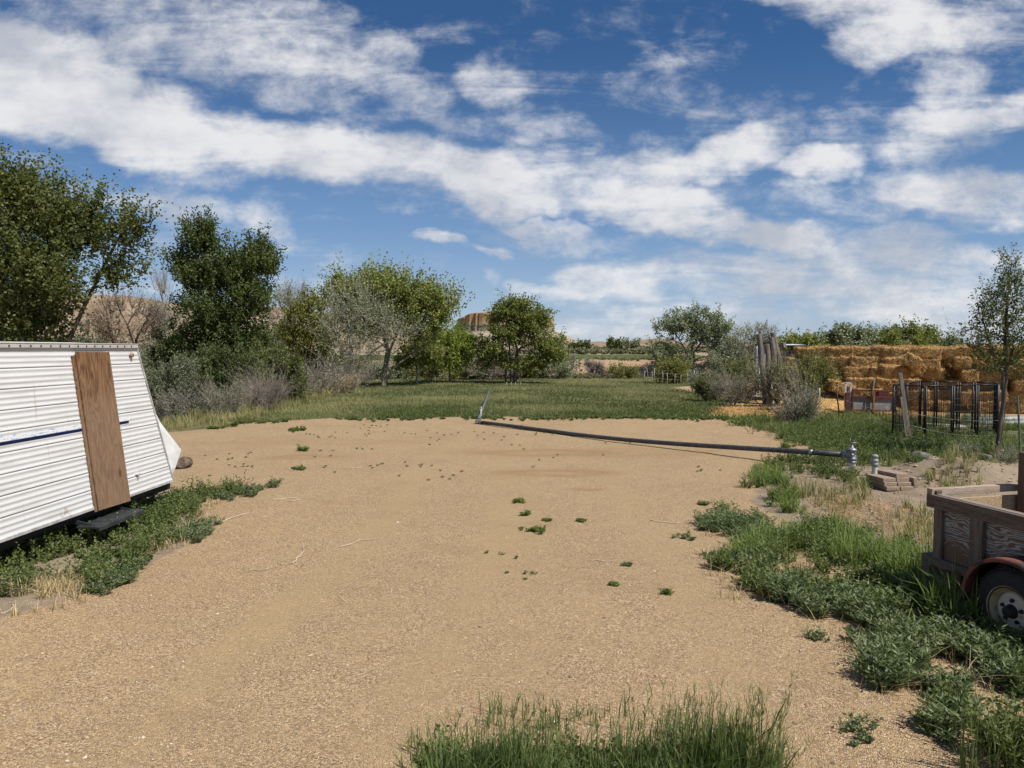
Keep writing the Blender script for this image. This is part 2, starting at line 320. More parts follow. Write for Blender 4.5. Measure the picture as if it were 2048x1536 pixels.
hill('hill_ridge', 330, 460, np.linspace(-60, 420, 260), crest_px([(700,690),(1000,690),(1100,688),(1160,686),(1210,684),(1250,686),(1290,678),(1320,675),(1345,684),(1400,690),(1500,684),(1600,688),(2000,690),(2500,690)], 440), 8, .45)
hill('hill_badlands', 240, 330, np.linspace(0, 160, 200), crest_px([(1000,699),(1100,695),(1180,690),(1230,687),(1290,690),(1340,689),(1420,692),(1500,694),(1700,700)], 320), 14, .5)
# flat-topped mesa with a cliff band over a talus skirt
m_mesa, nt, out = material('mesa_rock'); P = nd(nt, 'ShaderNodeNewGeometry').outputs['Position']; zz = nd(nt, 'ShaderNodeSeparateXYZ', {0: P}).outputs[2]
n = noise(nt, P, .09, 7, .65); zj = mth(nt, 'MULTIPLY_ADD', n, 5., zz)
vs = nd(nt, 'ShaderNodeMapping', {'Vector': P, 'Scale': (.35, .35, .05)}).outputs[0]; n3 = noise(nt, vs, 1., 6, .7)
band = ramp(nt, mth(nt, 'DIVIDE', zj, 42.), [(0, (.34, .27, .20)), (.42, (.36, .30, .235)), (.50, (.26, .215, .165)), (.63, (.29, .235, .17)), (.70, (.42, .27, .13)), (.80, (.40, .24, .12)), (.9, (.33, .19, .10))])
princ(nt, out, mix(nt, mth(nt, 'MULTIPLY', smooth(nt, n3, .45, .62), .45), band, (.15, .11, .075)), .95, .1, 0, n3, .8, 2.5)
D = 640; mb = MB(); K = 180; A = np.arange(K) / K * 2 * np.pi
cx_ = (1010 - 1024) / F * D; rx = (1117 - 1010) / F * D; top = H + (698 - 625) / F * D
def ring(off, zf):
    j = 1 + .05 * (vnoise(np.cos(A) * 3 + 9, np.sin(A) * 3 + 9, 2, 3) - .5) + (.05 * (vnoise(np.cos(A) * 9 + 9, np.sin(A) * 9 + 9, 3, 13) - .5) if off < 20 else 0)
    c, s_ = np.cos(A), np.sin(A); c = np.sign(c) * np.abs(c) ** .6; s_ = np.sign(s_) * np.abs(s_) ** .8
    return np.stack([cx_ + (rx * j + off) * c, D + 60 + (60 * j + off) * s_, np.full(K, zf) if np.isscalar(zf) else zf], 1)
tz = top - 3.0 * sstep(-.2, 1, np.cos(A)) - 4.5 * sstep(.35, 1, -np.cos(A)) - 1.5 * (vnoise(A * 4, A * 0, 2, 5) - .5)
gl = lambda s_: s_ * (vnoise(np.cos(A) * 12 + 20, np.sin(A) * 12 + 20, 1.2, 55) - .5)
rings = [ring(62, -1.), ring(38, 3.5 + gl(5)), ring(20, 9. + gl(6)), ring(6, 16.5 + gl(3)), ring(0, 18.), ring(-.6, 22.), ring(-.2, 22.6), ring(-.8, 26), ring(-1.2, tz - .6), ring(-2.5, tz), ring(-25, tz + 1.0), ]
V = np.concatenate(rings + [np.array([[cx_, D + 60, top + 1]])]); nr = len(rings)
q = [[i*K+j, i*K+(j+1)%K, (i+1)*K+(j+1)%K, (i+1)*K+j] for i in range(nr-1) for j in range(K)]; t = [[(nr-1)*K+j, (nr-1)*K+(j+1)%K, nr*K] for j in range(K)]
mb.add(V, q=q, t=t); tag(mb.build('mesa_hill', m_mesa), kind='structure')

# ------------------------------------------------------------------ trees
def leafq(mb, P, T, L, W, r, rg):
    n = len(P); S_ = norm(np.cross(T, rg.normal(size=(n, 3)))); L = np.broadcast_to(L, (n,))[:, None]; W = np.broadcast_to(W, (n,))[:, None]
    V = np.stack([P, P + T * L * .45 + S_ * W, P + T * L, P + T * L * .45 - S_ * W], 1).reshape(-1, 3)
    mb.add(V, q=np.arange(n * 4).reshape(n, 4), r=r)
def edges(mb, A, B, ra, rb, n):
    d = norm(B - A); ref = np.where(np.abs(d[:, 2:3]) > .9, np.array([[1., 0, 0]]), np.array([[0, 0, 1.]]))
    u = norm(np.cross(d, ref)); v_ = np.cross(d, u); an = np.arange(n) / n * 2 * np.pi
    rg_ = np.cos(an)[None, :, None] * u[:, None] + np.sin(an)[None, :, None] * v_[:, None]
    V = np.concatenate([A[:, None] + ra[:, None, None] * rg_, B[:, None] + rb[:, None, None] * rg_], 1).reshape(-1, 3)
    b = (np.arange(len(A)) * 2 * n)[:, None]; j = np.arange(n); jn = (j + 1) % n
    q = np.stack([b + j, b + jn, b + n + jn, b + n + j], -1).reshape(-1, 4); mb.add(V, q=q)
def grow(trunks, att, rg, alpha=.35, step=.5, jit=.06):
    pos = []; par = []; pl = []
    for tr in trunks:
        tr = np.asarray(tr, float)
        for i, p in enumerate(tr):
            if i == 0: par.append(-1 if not pos else -1); pl.append(0.)
            else: par.append(len(pos) - 1); pl.append(pl[-1] + np.linalg.norm(p - tr[i - 1]))
            pos.append(p)
    d0 = np.min(np.linalg.norm(att[:, None] - np.array(pos)[None], axis=2), 1); tips = []
    for i in np.argsort(d0):
        a = att[i]; Pn = np.array(pos); d = np.linalg.norm(Pn - a, axis=1)
        c = d + alpha * np.array(pl) + np.where(Pn[:, 2] > a[2], (Pn[:, 2] - a[2]) * .8, 0); k = int(np.argmin(c)); n = max(1, int(d[k] / step))
        s0 = Pn[k]
        for s_ in range(1, n + 1):
            u = s_ / n; p = s0 + (a - s0) * u
            if s_ < n: p = p + rg.normal(size=3) * jit * step + np.array([0, 0, .10 * d[k] * math.sin(u * math.pi)])
            pos.append(p); par.append(k if s_ == 1 else len(pos) - 2); pl.append(pl[par[-1]] + np.linalg.norm(p - pos[par[-1]]))
        tips.append(len(pos) - 1)
    return np.array(pos), np.array(par), tips
def radii(pos, par, r_tip, r_base, e=2.3):
    n = len(pos); acc_ = np.zeros(n); r = np.zeros(n)
    for i in range(n - 1, -1, -1):
        r[i] = max(r_tip, acc_[i] ** (1 / e))
        if par[i] >= 0: acc_[par[i]] += r[i] ** e
    k = (r_base - r_tip) / max(r[0] - r_tip, 1e-6); return r_tip + (r - r_tip) * min(k, 1.6)
def tree(name, label, cat, base, trunks, blobs, n_att, lm, bm, seed, leaves=70, twigs=6, tl=(.35, .75), leaf=(.10, .035), r_base=.18, r_tip=.009, group=None, up=.5, fill=.55,
         twiggeo=False, alpha=.35, droop=0., crownname='crown', rmean=.5, shoots=.3):
    rg = np.random.default_rng(seed); base = np.asarray(base, float)
    vol = np.array([b[3] * b[4] * b[5] for b in blobs]) ** .8; cnt = np.maximum(3, (n_att * vol / vol.sum()).astype(int)); att = []
    for b, c in zip(blobs, cnt):
        dirs = norm(rg.normal(size=(c, 3))); rr = (fill + (1 - fill) * rg.random((c, 1))) * (1 + .18 * rg.normal(size=(c, 1)) * .6) * np.where(rg.random((c, 1)) < .22, rg.random((c, 1)), 1)
        att.append(np.array(b[:3]) + dirs * rr * np.array(b[3:6]))
    att = np.concatenate(att); att[:, 2] = np.maximum(att[:, 2], base[2] + .12)
    pos, par, tips = grow(trunks, att, rg, alpha); rad = radii(pos, par, r_tip, r_base)
    root = empty(name, base); tag(root, label, cat, group)
    c = np.where(par >= 0)[0]; ra = np.minimum(rad[par[c]], rad[c] * 1.3); wood = MB()
    for lo, hi, n in ((.05, 9, 9), (.02, .05, 5), (0, .02, 3)):
        s_ = c[(rad[c] >= lo) & (rad[c] < hi)]
        if len(s_): edges(wood, pos[par[s_]], pos[s_], np.minimum(rad[par[s_]], rad[s_] * 1.3), rad[s_], n)
    tp = pos[tips]; cen = np.mean(att, 0); nT = len(tp)
    out_ = norm(tp - cen); TD = norm(out_[:, None] * .55 + np.array([0, 0, up]) + rg.normal(size=(nT, twigs, 3)) * .55); TD[..., 2] -= droop
    outer = np.linalg.norm((tp - cen) / (att.std(0) + 1e-6), axis=1) > 1.25; ok_ = outer[:, None] & (rg.random((nT, twigs)) < shoots); TD = np.where(ok_[..., None], norm(out_[:, None] * .5 + np.array([0, 0, .9]) + rg.normal(size=TD.shape) * .28), norm(TD))
    TD = norm(TD).reshape(-1, 3); TP = np.repeat(tp, twigs, 0); TL = rg.uniform(*tl, len(TP)) * np.where(ok_.reshape(-1), 1.75, 1.)
    if twiggeo: edges(wood, TP, TP + TD * TL[:, None], np.full(len(TP), r_tip * .75), np.full(len(TP), r_tip * .3), 3)
    if twiggeo == 2:
        k = rg.integers(0, len(TP), len(TP) * 2); p0 = TP[k] + TD[k] * (TL[k] * rg.uniform(.2, .9, len(k)))[:, None]; d2 = norm(TD[k] + rg.normal(size=(len(k), 3)) * .6)
        edges(wood, p0, p0 + d2 * (TL[k] * .5)[:, None], np.full(len(k), r_tip * .5), np.full(len(k), r_tip * .2), 3)
    wood.build('trunk', bm, root, True, base)
    if leaves:
        per = max(1, leaves // twigs); k = np.repeat(np.arange(len(TP)), per); u = rg.random(len(k)) ** .8
        P0 = TP[k] + TD[k] * (TL[k] * u)[:, None] + rg.normal(size=(len(k), 3)) * leaf[0] * .45
        dirs = norm(TD[k] * .5 + rg.normal(size=(len(k), 3)) * .8 + np.array([0, 0, -.15])); cl = MB()
        clump = np.clip(rmean + rg.normal(size=nT) * .16, 0, 1)[np.repeat(np.arange(nT), twigs)][k]
        leafq(cl, P0, dirs, leaf[0] * rg.uniform(.7, 1.25, len(k)), leaf[1] * rg.uniform(.7, 1.25, len(k)), np.clip(clump + rg.normal(size=len(k)) * .2, 0, 1), rg)
        cl.build(crownname, lm, root, False, base)
    return root
def pxblobs(D, L, depth=1.0):             # crown lobes measured on the photo, given real size at distance D
    o = []
    for b in L:
        dz = b[4] if len(b) > 4 else 0; c = AT(b[0], b[1], D + dz); k = (D + dz) / F; o.append((*c, b[2] * k, min(b[2], b[3] * 1.6) * k * depth, b[3] * k))
    return o
def pxline(D, L): return np.array([AT(a, b, D + (c[0] if c else 0)) for a, b, *c in L])
def rooted(D, L):
    P = pxline(D, L); P[0, 2] = float(hz(P[0, 0], P[0, 1])) - .05; return P
L_olive = leaf_mat('leaf_olive', (.032, .042, .012), (.105, .115, .038)); L_dark = leaf_mat('leaf_dark', (.026, .038, .012), (.090, .108, .036)); L_mid = leaf_mat('leaf_mid', (.060, .072, .017), (.185, .195, .064))
L_bright = leaf_mat('leaf_bright', (.075, .095, .014), (.17, .20, .045)); L_grey = leaf_mat('leaf_grey', (.065, .08, .04), (.19, .20, .13), .25); L_silver = leaf_mat('leaf_silver', (.06, .07, .045), (.165, .175, .125), .2)
L_sage = leaf_mat('leaf_sage', (.040, .050, .026), (.125, .140, .085), .25); L_yel = leaf_mat('leaf_yellowgreen', (.06, .065, .012), (.16, .155, .04)); L_dry = leaf_mat('leaf_dry', (.14, .11, .07), (.30, .24, .15), .15)
B_dark = noise_mat('bark_dark', (.05, .04, .03), (.14, .115, .09), 5, (3, 3, .6)); B_pale = noise_mat('bark_pale', (.20, .175, .14), (.40, .36, .30), 5, (3, 3, .6)); B_grey = noise_mat('bark_grey', (.12, .10, .08), (.26, .225, .18), 5, (3, 3, .6))
B_red = noise_mat('bark_red', (.07, .04, .03), (.16, .09, .07), 5, (3, 3, .6)); B_twig = noise_mat('twig_grey', (.19, .16, .135), (.36, .31, .265), 4); B_purple = noise_mat('twig_purple', (.15, .115, .11), (.30, .245, .23), 4)

D = 24; base = on(*AT(55, 838, D)[:2])
tree('cottonwood_tree', 'tall leafy olive green cottonwood rising behind the white camper, cut off by the picture edge', 'tree', base,
     [rooted(D, [(55, 838), (50, 740), (70, 640), (95, 540), (100, 450), (90, 370)]), rooted(D, [(60, 838), (130, 700), (165, 620), (205, 540), (235, 480)])],
     pxblobs(D, [(45, 425, 105, 58), (20, 390, 60, 26), (-70, 460, 130, 105, 1), (120, 455, 75, 52), (175, 430, 28, 24), (50, 530, 105, 85), (-80, 580, 130, 110, 1), (235, 480, 55, 38), (225, 560, 65, 30), (60, 640, 90, 60), (95, 590, 60, 50, -1), (20, 700, 120, 40), (275, 470, 28, 25), (150, 490, 60, 40)], .9), 900, L_olive, B_dark, 3, leaves=105, twigs=8, tl=(.35, .9), leaf=(.105, .038), r_base=.30, up=.75, fill=.35, shoots=.55)
D = 32; base = on(*AT(435, 812, D)[:2])
tree('poplar_tree', 'dark green poplar with two rounded tops, tallest tree between camper and middle cottonwood', 'tree', base,
     [rooted(D, [(435, 812), (438, 720), (425, 640), (415, 560), (412, 450)]), rooted(D, [(440, 812), (450, 700), (480, 620), (505, 540), (515, 490)])],
     pxblobs(D, [(410, 485, 45, 46), (405, 560, 62, 50), (365, 540, 26, 20), (505, 530, 38, 55), (500, 600, 48, 55), (430, 640, 70, 45), (480, 690, 60, 45), (400, 720, 65, 55), (535, 545, 22, 22), (450, 750, 70, 40), (460, 560, 50, 60)], .9), 760, L_dark, B_pale, 5, leaves=120, twigs=8, tl=(.3, .7), leaf=(.10, .037), shoots=.5, r_base=.2, fill=.35, up=.8)
D = 46; base = on(*AT(765, 775, D)[:2])
tree('cottonwood_tree', 'broad fresh green cottonwood with thick leaning forked trunk, middle of the field edge', 'tree', base,
     [rooted(D, [(765, 775), (770, 730), (775, 700), (760, 640), (740, 590)]), rooted(D, [(768, 775), (785, 735), (830, 705), (865, 680), (880, 640)]), rooted(D, [(765, 775), (780, 700), (805, 640), (810, 590)])],
     pxblobs(D, [(690, 592, 44, 30), (765, 592, 64, 32), (850, 608, 42, 30), (720, 620, 60, 40), (800, 620, 80, 45), (870, 635, 42, 38), (835, 668, 50, 28), (735, 655, 55, 32), (895, 610, 18, 15), (780, 600, 70, 50)], .9), 620, L_mid, B_grey, 8, leaves=72, twigs=7, tl=(.45, 1.1), leaf=(.145, .054), r_base=.34, up=.9, fill=.4, shoots=.55, rmean=.6)
D = 50; base = on(*AT(610, 775, D)[:2])
tree('bushy_tree', 'yellow green bushy tree between the dark poplar and the pale half dead tree', 'tree', base, [rooted(D, [(615, 775), (615, 700), (620, 640)]), rooted(D, [(625, 775), (650, 700), (640, 650)])],
     pxblobs(D, [(618, 625, 40, 35), (600, 670, 42, 45), (640, 690, 42, 45), (605, 725, 40, 35), (655, 740, 30, 25)]), 300, L_yel, B_grey, 12, leaves=70, leaf=(.14, .05), r_base=.16)
D = 43; base = on(*AT(695, 778, D)[:2])
tree('half_dead_tree', 'pale half dead tree of bare whitish branches in front of the broad cottonwood', 'tree', base,
     [rooted(D, [(700, 778), (705, 720), (700, 660), (690, 610)]), rooted(D, [(706, 778), (735, 710), (780, 680), (815, 655)]), rooted(D, [(697, 778), (665, 720), (665, 680), (650, 640)])],
     pxblobs(D, [(700, 610, 45, 32), (735, 640, 60, 40), (660, 650, 38, 38), (790, 665, 42, 32), (700, 690, 70, 40), (680, 740, 50, 25)]), 230, L_grey, B_pale, 15, leaves=30, twigs=6, tl=(.4, .95), leaf=(.11, .034), r_base=.17, r_tip=.011, twiggeo=1, rmean=.7)
D = 51; base = on(*AT(900, 762, D)[:2])
tree('young_tree', 'bright green young tree with rounded crown just before the mesa foot', 'tree', base, [rooted(D, [(900, 762), (900, 720), (903, 680)])],
     pxblobs(D, [(900, 682, 38, 24), (888, 702, 46, 24), (928, 695, 32, 22), (900, 724, 40, 16)]), 220, L_bright, B_grey, 18, shoots=.05, leaves=70, leaf=(.14, .05), r_base=.13)
D = 49; base = on(*AT(834, 772, D)[:2])
tree('young_tree', 'small green tree with short pale trunk under the broad cottonwood crown', 'tree', base, [rooted(D, [(834, 772), (833, 740), (838, 705)])],
     pxblobs(D, [(838, 712, 40, 24), (820, 725, 28, 16), (868, 720, 28, 20)]), 110, L_mid, B_pale, 19, leaves=60, leaf=(.14, .05), r_base=.15)
D = 50; base = on(*AT(1022, 762, D)[:2])
tree('elm_tree', 'lone dark green tree with drooping tufted crown standing before the flat mesa', 'tree', base,
     [rooted(D, [(1022, 762), (1020, 720), (1018, 670), (1030, 620)]), rooted(D, [(1012, 762), (1012, 725), (990, 690)]), rooted(D, [(1027, 762), (1035, 700), (1075, 680)])],
     pxblobs(D, [(1030, 618, 46, 24), (1068, 636, 38, 24), (998, 632, 24, 18), (1030, 662, 58, 28), (985, 695, 40, 26), (1090, 690, 38, 28), (1105, 705, 22, 22), (1010, 722, 44, 14), (1062, 722, 40, 14), (968, 722, 16, 12)], .9), 420, L_mid, B_dark, 22, leaves=74, twigs=6, tl=(.3, .7), leaf=(.14, .05), r_base=.26, droop=.5, up=.3, shoots=.08, rmean=.35, fill=.4)
D = 62; base = on(*AT(1383, 752, D)[:2])
tree('grey_green_tree', 'round grey green tree with dark open trunk, by the fenced pasture corner', 'tree', base,
     [rooted(D, [(1380, 752), (1378, 715), (1365, 690), (1350, 665)]), rooted(D, [(1386, 752), (1388, 705), (1405, 680), (1425, 660)]), rooted(D, [(1383, 752), (1384, 700), (1385, 650)])],
     pxblobs(D, [(1385, 645, 55, 20), (1340, 660, 26, 18), (1425, 662, 36, 22), (1395, 670, 50, 22), (1330, 705, 32, 20), (1445, 700, 35, 25), (1360, 720, 40, 14)]), 330, L_grey, B_dark, 25, leaves=62, leaf=(.16, .055), r_base=.32)
D = 56; base = on(*AT(1500, 760, D)[:2])
tree('bare_tree', 'pale spreading nearly bare tree just behind the leaning shed posts', 'tree', base, [rooted(D, [(1500, 765), (1502, 720), (1508, 685)]), rooted(D, [(1503, 765), (1480, 710), (1475, 680)])],
     pxblobs(D, [(1508, 668, 42, 18), (1490, 700, 40, 28), (1475, 730, 40, 30), (1530, 690, 30, 25)]), 220, L_grey, B_pale, 28, leaves=14, twigs=7, tl=(.3, .7), leaf=(.13, .045), r_base=.16, r_tip=.012, twiggeo=2, shoots=0)
for i, (nm, lab, px, top_, hw, lm, sd_) in enumerate((('round_tree', 'green treetop showing over the thin white roof edge beside the shed', 1600, 660, 48, L_mid, 31), ('willow_tree', 'grey green spiky treetop, between two greener treetops behind the bale stack', 1700, 645, 52, L_grey, 32),
        ('round_tree', 'dense rounded green treetop, most solid of those behind the bale stack', 1812, 642, 60, L_mid, 33), ('round_tree', 'small pale treetop low behind the bales beside the thin young tree', 1895, 668, 36, L_grey, 34))):
    D = 52; base = on(*AT(px, 765, D)[:2]); h_ = 700 - top_
    tree(nm, lab, 'tree', base, [rooted(D, [(px, 765), (px + 3, 720), (px, 690)])], pxblobs(D, [(px, top_ + 30, hw * .6, 16), (px - hw * .5, top_ + 38, hw * .5, 18), (px + hw * .5, top_ + 38, hw * .5, 18), (px, top_ + 60, hw, 40)]), 170, lm, B_grey, sd_, leaves=85, leaf=(.15, .055), r_base=.2, up=.6, shoots=.12, group='treetops behind the bale stack')
D = 15.4; base = on(*AT(1992, 918, D)[:2])
tree('sapling_tree', 'thin young tree with sparse small leaves growing inside the wire fence', 'tree', base,
     [rooted(D, [(1992, 918), (2000, 850), (2008, 800), (2012, 750), (2010, 680), (2015, 600), (2022, 530)]), rooted(D, [(1996, 918), (2012, 812), (2035, 790), (2075, 765), (2100, 700)]), rooted(D, [(1990, 918), (2006, 800), (2006, 745), (1980, 690), (1965, 640)])],
     pxblobs(D, [(2018, 545, 25, 38), (2035, 590, 45, 45), (1985, 600, 30, 30), (1995, 650, 50, 40), (2040, 660, 50, 50), (1955, 680, 45, 22), (1915, 668, 22, 10), (2000, 710, 55, 28), (1975, 735, 40, 15), (2060, 730, 40, 25)], .8), 300, L_dark, B_dark, 41, leaves=26, twigs=4, tl=(.12, .32), leaf=(.055, .017), r_base=.07, r_tip=.004, twiggeo=True, rmean=.55)
D = 29; base = on(*AT(262, 800, D)[:2])
tree('bare_tree', 'dark reddish bare forked tree standing just behind the camper roof', 'tree', base, [rooted(D, [(268, 800), (268, 690), (255, 650), (235, 610)]), rooted(D, [(270, 800), (272, 680), (290, 645), (310, 620)]), rooted(D, [(262, 800), (225, 680), (215, 640)])],
     pxblobs(D, [(240, 620, 40, 25), (215, 655, 45, 30), (295, 640, 32, 30), (255, 670, 50, 25)]), 130, L_grey, B_red, 44, leaves=10, twigs=5, tl=(.3, .6), leaf=(.07, .02), r_base=.075, r_tip=.008, twiggeo=2)
D = 46; base = on(*AT(325, 790, D)[:2])
tree('bare_tree', 'thin pale upright bare tree seen against the hill beside the dark poplar', 'tree', base, [rooted(D, [(325, 790), (326, 680), (325, 600)])], pxblobs(D, [(325, 585, 16, 30), (320, 640, 24, 30), (335, 660, 24, 30)]), 90, None, B_pale, 46, leaves=0, twigs=6, tl=(.5, 1.0), r_base=.09, r_tip=.012, twiggeo=2, up=1.4)
D = 54; base = on(*AT(572, 775, D)[:2])
tree('bare_tree', 'pale thinly leaved tree between the dark poplar and the yellow green bushy tree', 'tree', base, [rooted(D, [(572, 775), (570, 690), (575, 640), (585, 610)]), rooted(D, [(575, 775), (580, 660), (605, 615)])], pxblobs(D, [(572, 605, 28, 26), (600, 600, 28, 22), (570, 650, 32, 32), (555, 690, 30, 30)]), 150, L_grey, B_pale, 47, leaves=12, twigs=6, tl=(.4, .9), leaf=(.13, .045), r_base=.15, r_tip=.013, twiggeo=2)

def bush(name, label, cat, D, px, py, hw, hgt, lm, bm, seed, n=90, leaves=60, leaf=(.07, .022), tl=(.2, .45), twigs=6, twiggeo=True, group=None, up=.6, r_tip=.006, rmean=.5, r_base=.035, shape=1.):
    b = AT(px, py, D); base = on(b[0], b[1]); k = D / F; w_, h_ = hw * k, hgt * k; rg = np.random.default_rng(seed)
    trunks = []
    for i in range(5):
        a = rg.uniform(0, 6.28); d = np.array([math.cos(a), math.sin(a), 0]) * w_ * rg.uniform(.15, .5); trunks.append([base + d * .12 - [0, 0, .05], base + d * .6 + [0, 0, h_ * .3], base + d + [0, 0, h_ * .55]])
    bl = [(*(base + [rg.normal() * w_ * .15, 0, h_ * .45]), w_ * .66, w_ * .6, h_ * .32)]
    for i in range(7):
        a = rg.uniform(0, 6.28); f_ = rg.uniform(.5, 1.2); bl.append((*(base + [math.cos(a) * w_ * .68, math.sin(a) * w_ * .5, h_ * rg.uniform(.22, .62) * f_ ** .5]), w_ * .36 * f_, w_ * .34 * f_, h_ * .30 * f_))
    return tree(name, label, cat, base, trunks, bl, n, lm, bm, seed, leaves=leaves, twigs=twigs, tl=tl, leaf=leaf, r_base=r_base, r_tip=r_tip, group=group, up=up, twiggeo=twiggeo, alpha=.2, crownname='foliage', rmean=rmean)
bush('shrub', 'grey green leafy shrub rising straight behind the camper nose', 'shrub', 25, 325, 838, 62, 125, L_sage, B_twig, 61, 190, 70, (.075, .02))
bush('shrub', 'grey green shrub low between reddish bare tree and camper roof', 'shrub', 31, 215, 815, 80, 175, L_sage, B_twig, 62, 150, 60, (.085, .024))
bush('willow_bush', 'dark green leafy bush under the poplar, touching its lower branches', 'bush', 29, 440, 822, 95, 150, L_dark, B_twig, 63, 260, 75, (.10, .035))
bush('willow_bush', 'mid green bush beside the poplar trunk, in front of purple grey brush', 'bush', 31, 556, 800, 48, 135, L_olive, B_twig, 64, 170, 80, (.105, .036), rmean=.65)
bush('willow_bush', 'dark green bush behind the grey green shrub at the camper nose', 'bush', 34, 370, 815, 60, 160, L_dark, B_twig, 68, 160, 75, (.11, .04))
bush('sagebrush', 'blue grey sagebrush beside the camper nose at the gravel edge', 'shrub', 24.2, 372, 842, 50, 68, L_silver, B_twig, 65, 130, 40, (.05, .011), (.15, .4), rmean=.35)
bush('sagebrush', 'grey upright stemmed shrub at the gravel edge under the poplar bushes', 'shrub', 24.5, 452, 838, 45, 66, L_grey, B_twig, 66, 110, 30, (.06, .010), (.25, .55), up=1.2)
bush('dry_shrub', 'purple grey leafless shrub fanning out beside the dry grass edge', 'shrub', 27, 530, 812, 34, 54, None, B_twig, 67, 70, 0, tl=(.4, .9), twigs=8, twiggeo=2, r_tip=.006, up=1.6)
for i, (D, px, py, hw, hg, lab) in enumerate(((33, 578, 792, 40, 60, 'grey purple brush tangled below the mid green bush'), (36, 640, 785, 52, 50, 'widest purple grey half leafed brush, below the bushy yellow green tree'), (41, 712, 780, 45, 52, 'purple grey brush around the foot of the half dead tree'))):
    bush('dry_shrub', lab, 'shrub', D, px, py, hw, hg, L_grey, B_purple, 70 + i, 80, 16, (.09, .028), tl=(.5, 1.1), twigs=7, twiggeo=1, r_tip=.007, up=1.1, group='thin brush along the field edge')
bush('reed_clump', 'straw coloured dry reeds beside the broad cottonwood foot', 'reeds', 39, 680, 782, 32, 32, L_dry, B_pale, 75, 60, 40, (.16, .012), (.3, .6), up=1.6)
bush('shrub', 'brown green underbrush between the two young trees and the broad cottonwood', 'shrub', 54, 870, 765, 60, 42, L_yel, B_twig, 76, 120, 40, (.12, .04))
bush('dry_shrub', 'pinkish brown leafless brush behind the lone drooping tree', 'shrub', 56, 985, 762, 70, 42, L_dry, B_purple, 77, 130, 16, (.1, .03), (.4, .8), twiggeo=2, r_tip=.012)
bush('shrub', 'grey green low shrub beside the lone drooping tree, below the sandy bank', 'shrub', 57, 1105, 762, 42, 36, L_grey, B_twig, 78, 100, 40, (.12, .04))
bush('dry_shrub', 'round dark leafless bush standing on the sandy bank', 'shrub', 60.5, 1190, 752, 17, 34, None, B_purple, 79, 110, 0, tl=(.2, .5), twigs=9, twiggeo=2, r_tip=.012)
for i, (px, py, hw, hg, lab) in enumerate(((1140, 752, 26, 60, 'thin upright pale green sapling before the sandy bank'), (1232, 757, 24, 34, 'light green bush on the bank, between dark round bush and field fence'), (1262, 757, 16, 26, 'small yellow green bush on the bank next to the field fence'), (1080, 758, 20, 26, 'low yellow green bush at the field end under the lone tree'))):
    bush('shrub', lab, 'shrub', 58.5, px, py, hw, hg, L_yel if i else L_grey, B_twig, 80 + i, 60, 26 if i else 12, (.12, .04), up=.6 if i else 1.5, r_tip=.010)
bush('sagebrush', 'large round grey brown sagebrush beside the shed at the straw edge', 'shrub', 30, 1465, 806, 44, 62, L_silver, B_twig, 85, 150, 30, (.055, .011), (.25, .65), 7, True, up=.5, rmean=.3)
bush('shrub', 'dark green bush beside the large round sagebrush, next to the white crooked post', 'shrub', 33, 1412, 797, 30, 50, L_olive, B_twig, 86, 100, 60, (.08, .026))
bush('sagebrush', 'silvery sage behind the dark green bush by the field fence', 'shrub', 38, 1405, 785, 34, 56, L_silver, B_twig, 87, 90, 40, (.08, .018))
bush('shrub', 'green shrub pressed between large sagebrush and the white shed wall', 'shrub', 38, 1480, 785, 34, 80, L_mid, B_twig, 88, 120, 50, (.10, .032), rmean=.3)
bush('willow_bush', 'yellow green willow growing up the bale stack next to the shed posts', 'bush', 27.2, 1612, 822, 48, 122, L_yel, B_twig, 89, 260, 70, (.08, .022), (.25, .55), up=.9, rmean=.4)
bush('dry_shrub', 'grey brown twiggy shrub at the foot of the yellow green willow', 'shrub', 25.8, 1585, 830, 46, 84, L_grey, B_twig, 90, 46, 18, (.06, .018), (.3, .8), 5, 1, r_tip=.005, up=1.2)
bush('shrub', 'thin olive shrub growing in front of the white shed wall', 'shrub', 29.5, 1540, 815, 40, 105, L_olive, B_twig, 91, 130, 34, (.07, .02), (.3, .6), up=1.0, rmean=.7)
bush('sagebrush', 'blue grey sage bush in the weeds before the loose straw heap', 'shrub', 22.8, 1592, 851, 38, 52, L_silver, B_twig, 92, 130, 44, (.045, .011), (.15, .35), rmean=.3)
bush('sagebrush', 'small silver sage tuft growing on the dirt mound', 'shrub', 12.9, 1930, 966, 15, 24, L_silver, B_twig, 93, 40, 30, (.035, .007), (.08, .16), r_tip=.003)
bush('sagebrush', 'small grey brown weed on the dirt mound beside the trailer post', 'shrub', 13.0, 2018, 970, 18, 34, L_grey, B_twig, 94, 40, 20, (.035, .007), (.08, .2), r_tip=.003)
for i, (px, py, hw, hg) in enumerate(((1228, 712, 9, 20), (1246, 713, 9, 16), (1266, 714, 9, 17), (1150, 693, 8, 9), (1168, 693, 7, 10), (1318, 694, 7, 8))):
    lab = ['dark round tree out on the plain, bigger of a touching pair', 'lighter tree touching the dark round tree on the plain', 'lone pale tree on the plain near the field fence', 'small tree at the mesa foot, next to the lone drooping tree', 'small tree at the mesa foot, further from the lone drooping tree', 'tiny dark tree on the far badland slope'][i]
    bush('far_tree', lab, 'tree', 175, px, py, hw, hg, L_olive if i in (0, 3, 4, 5) else L_grey, B_grey, 100 + i, 36, 50, (.5, .2), (.5, 1.2), 5, False, 'small trees out on the plain', r_tip=.03, r_base=.2)

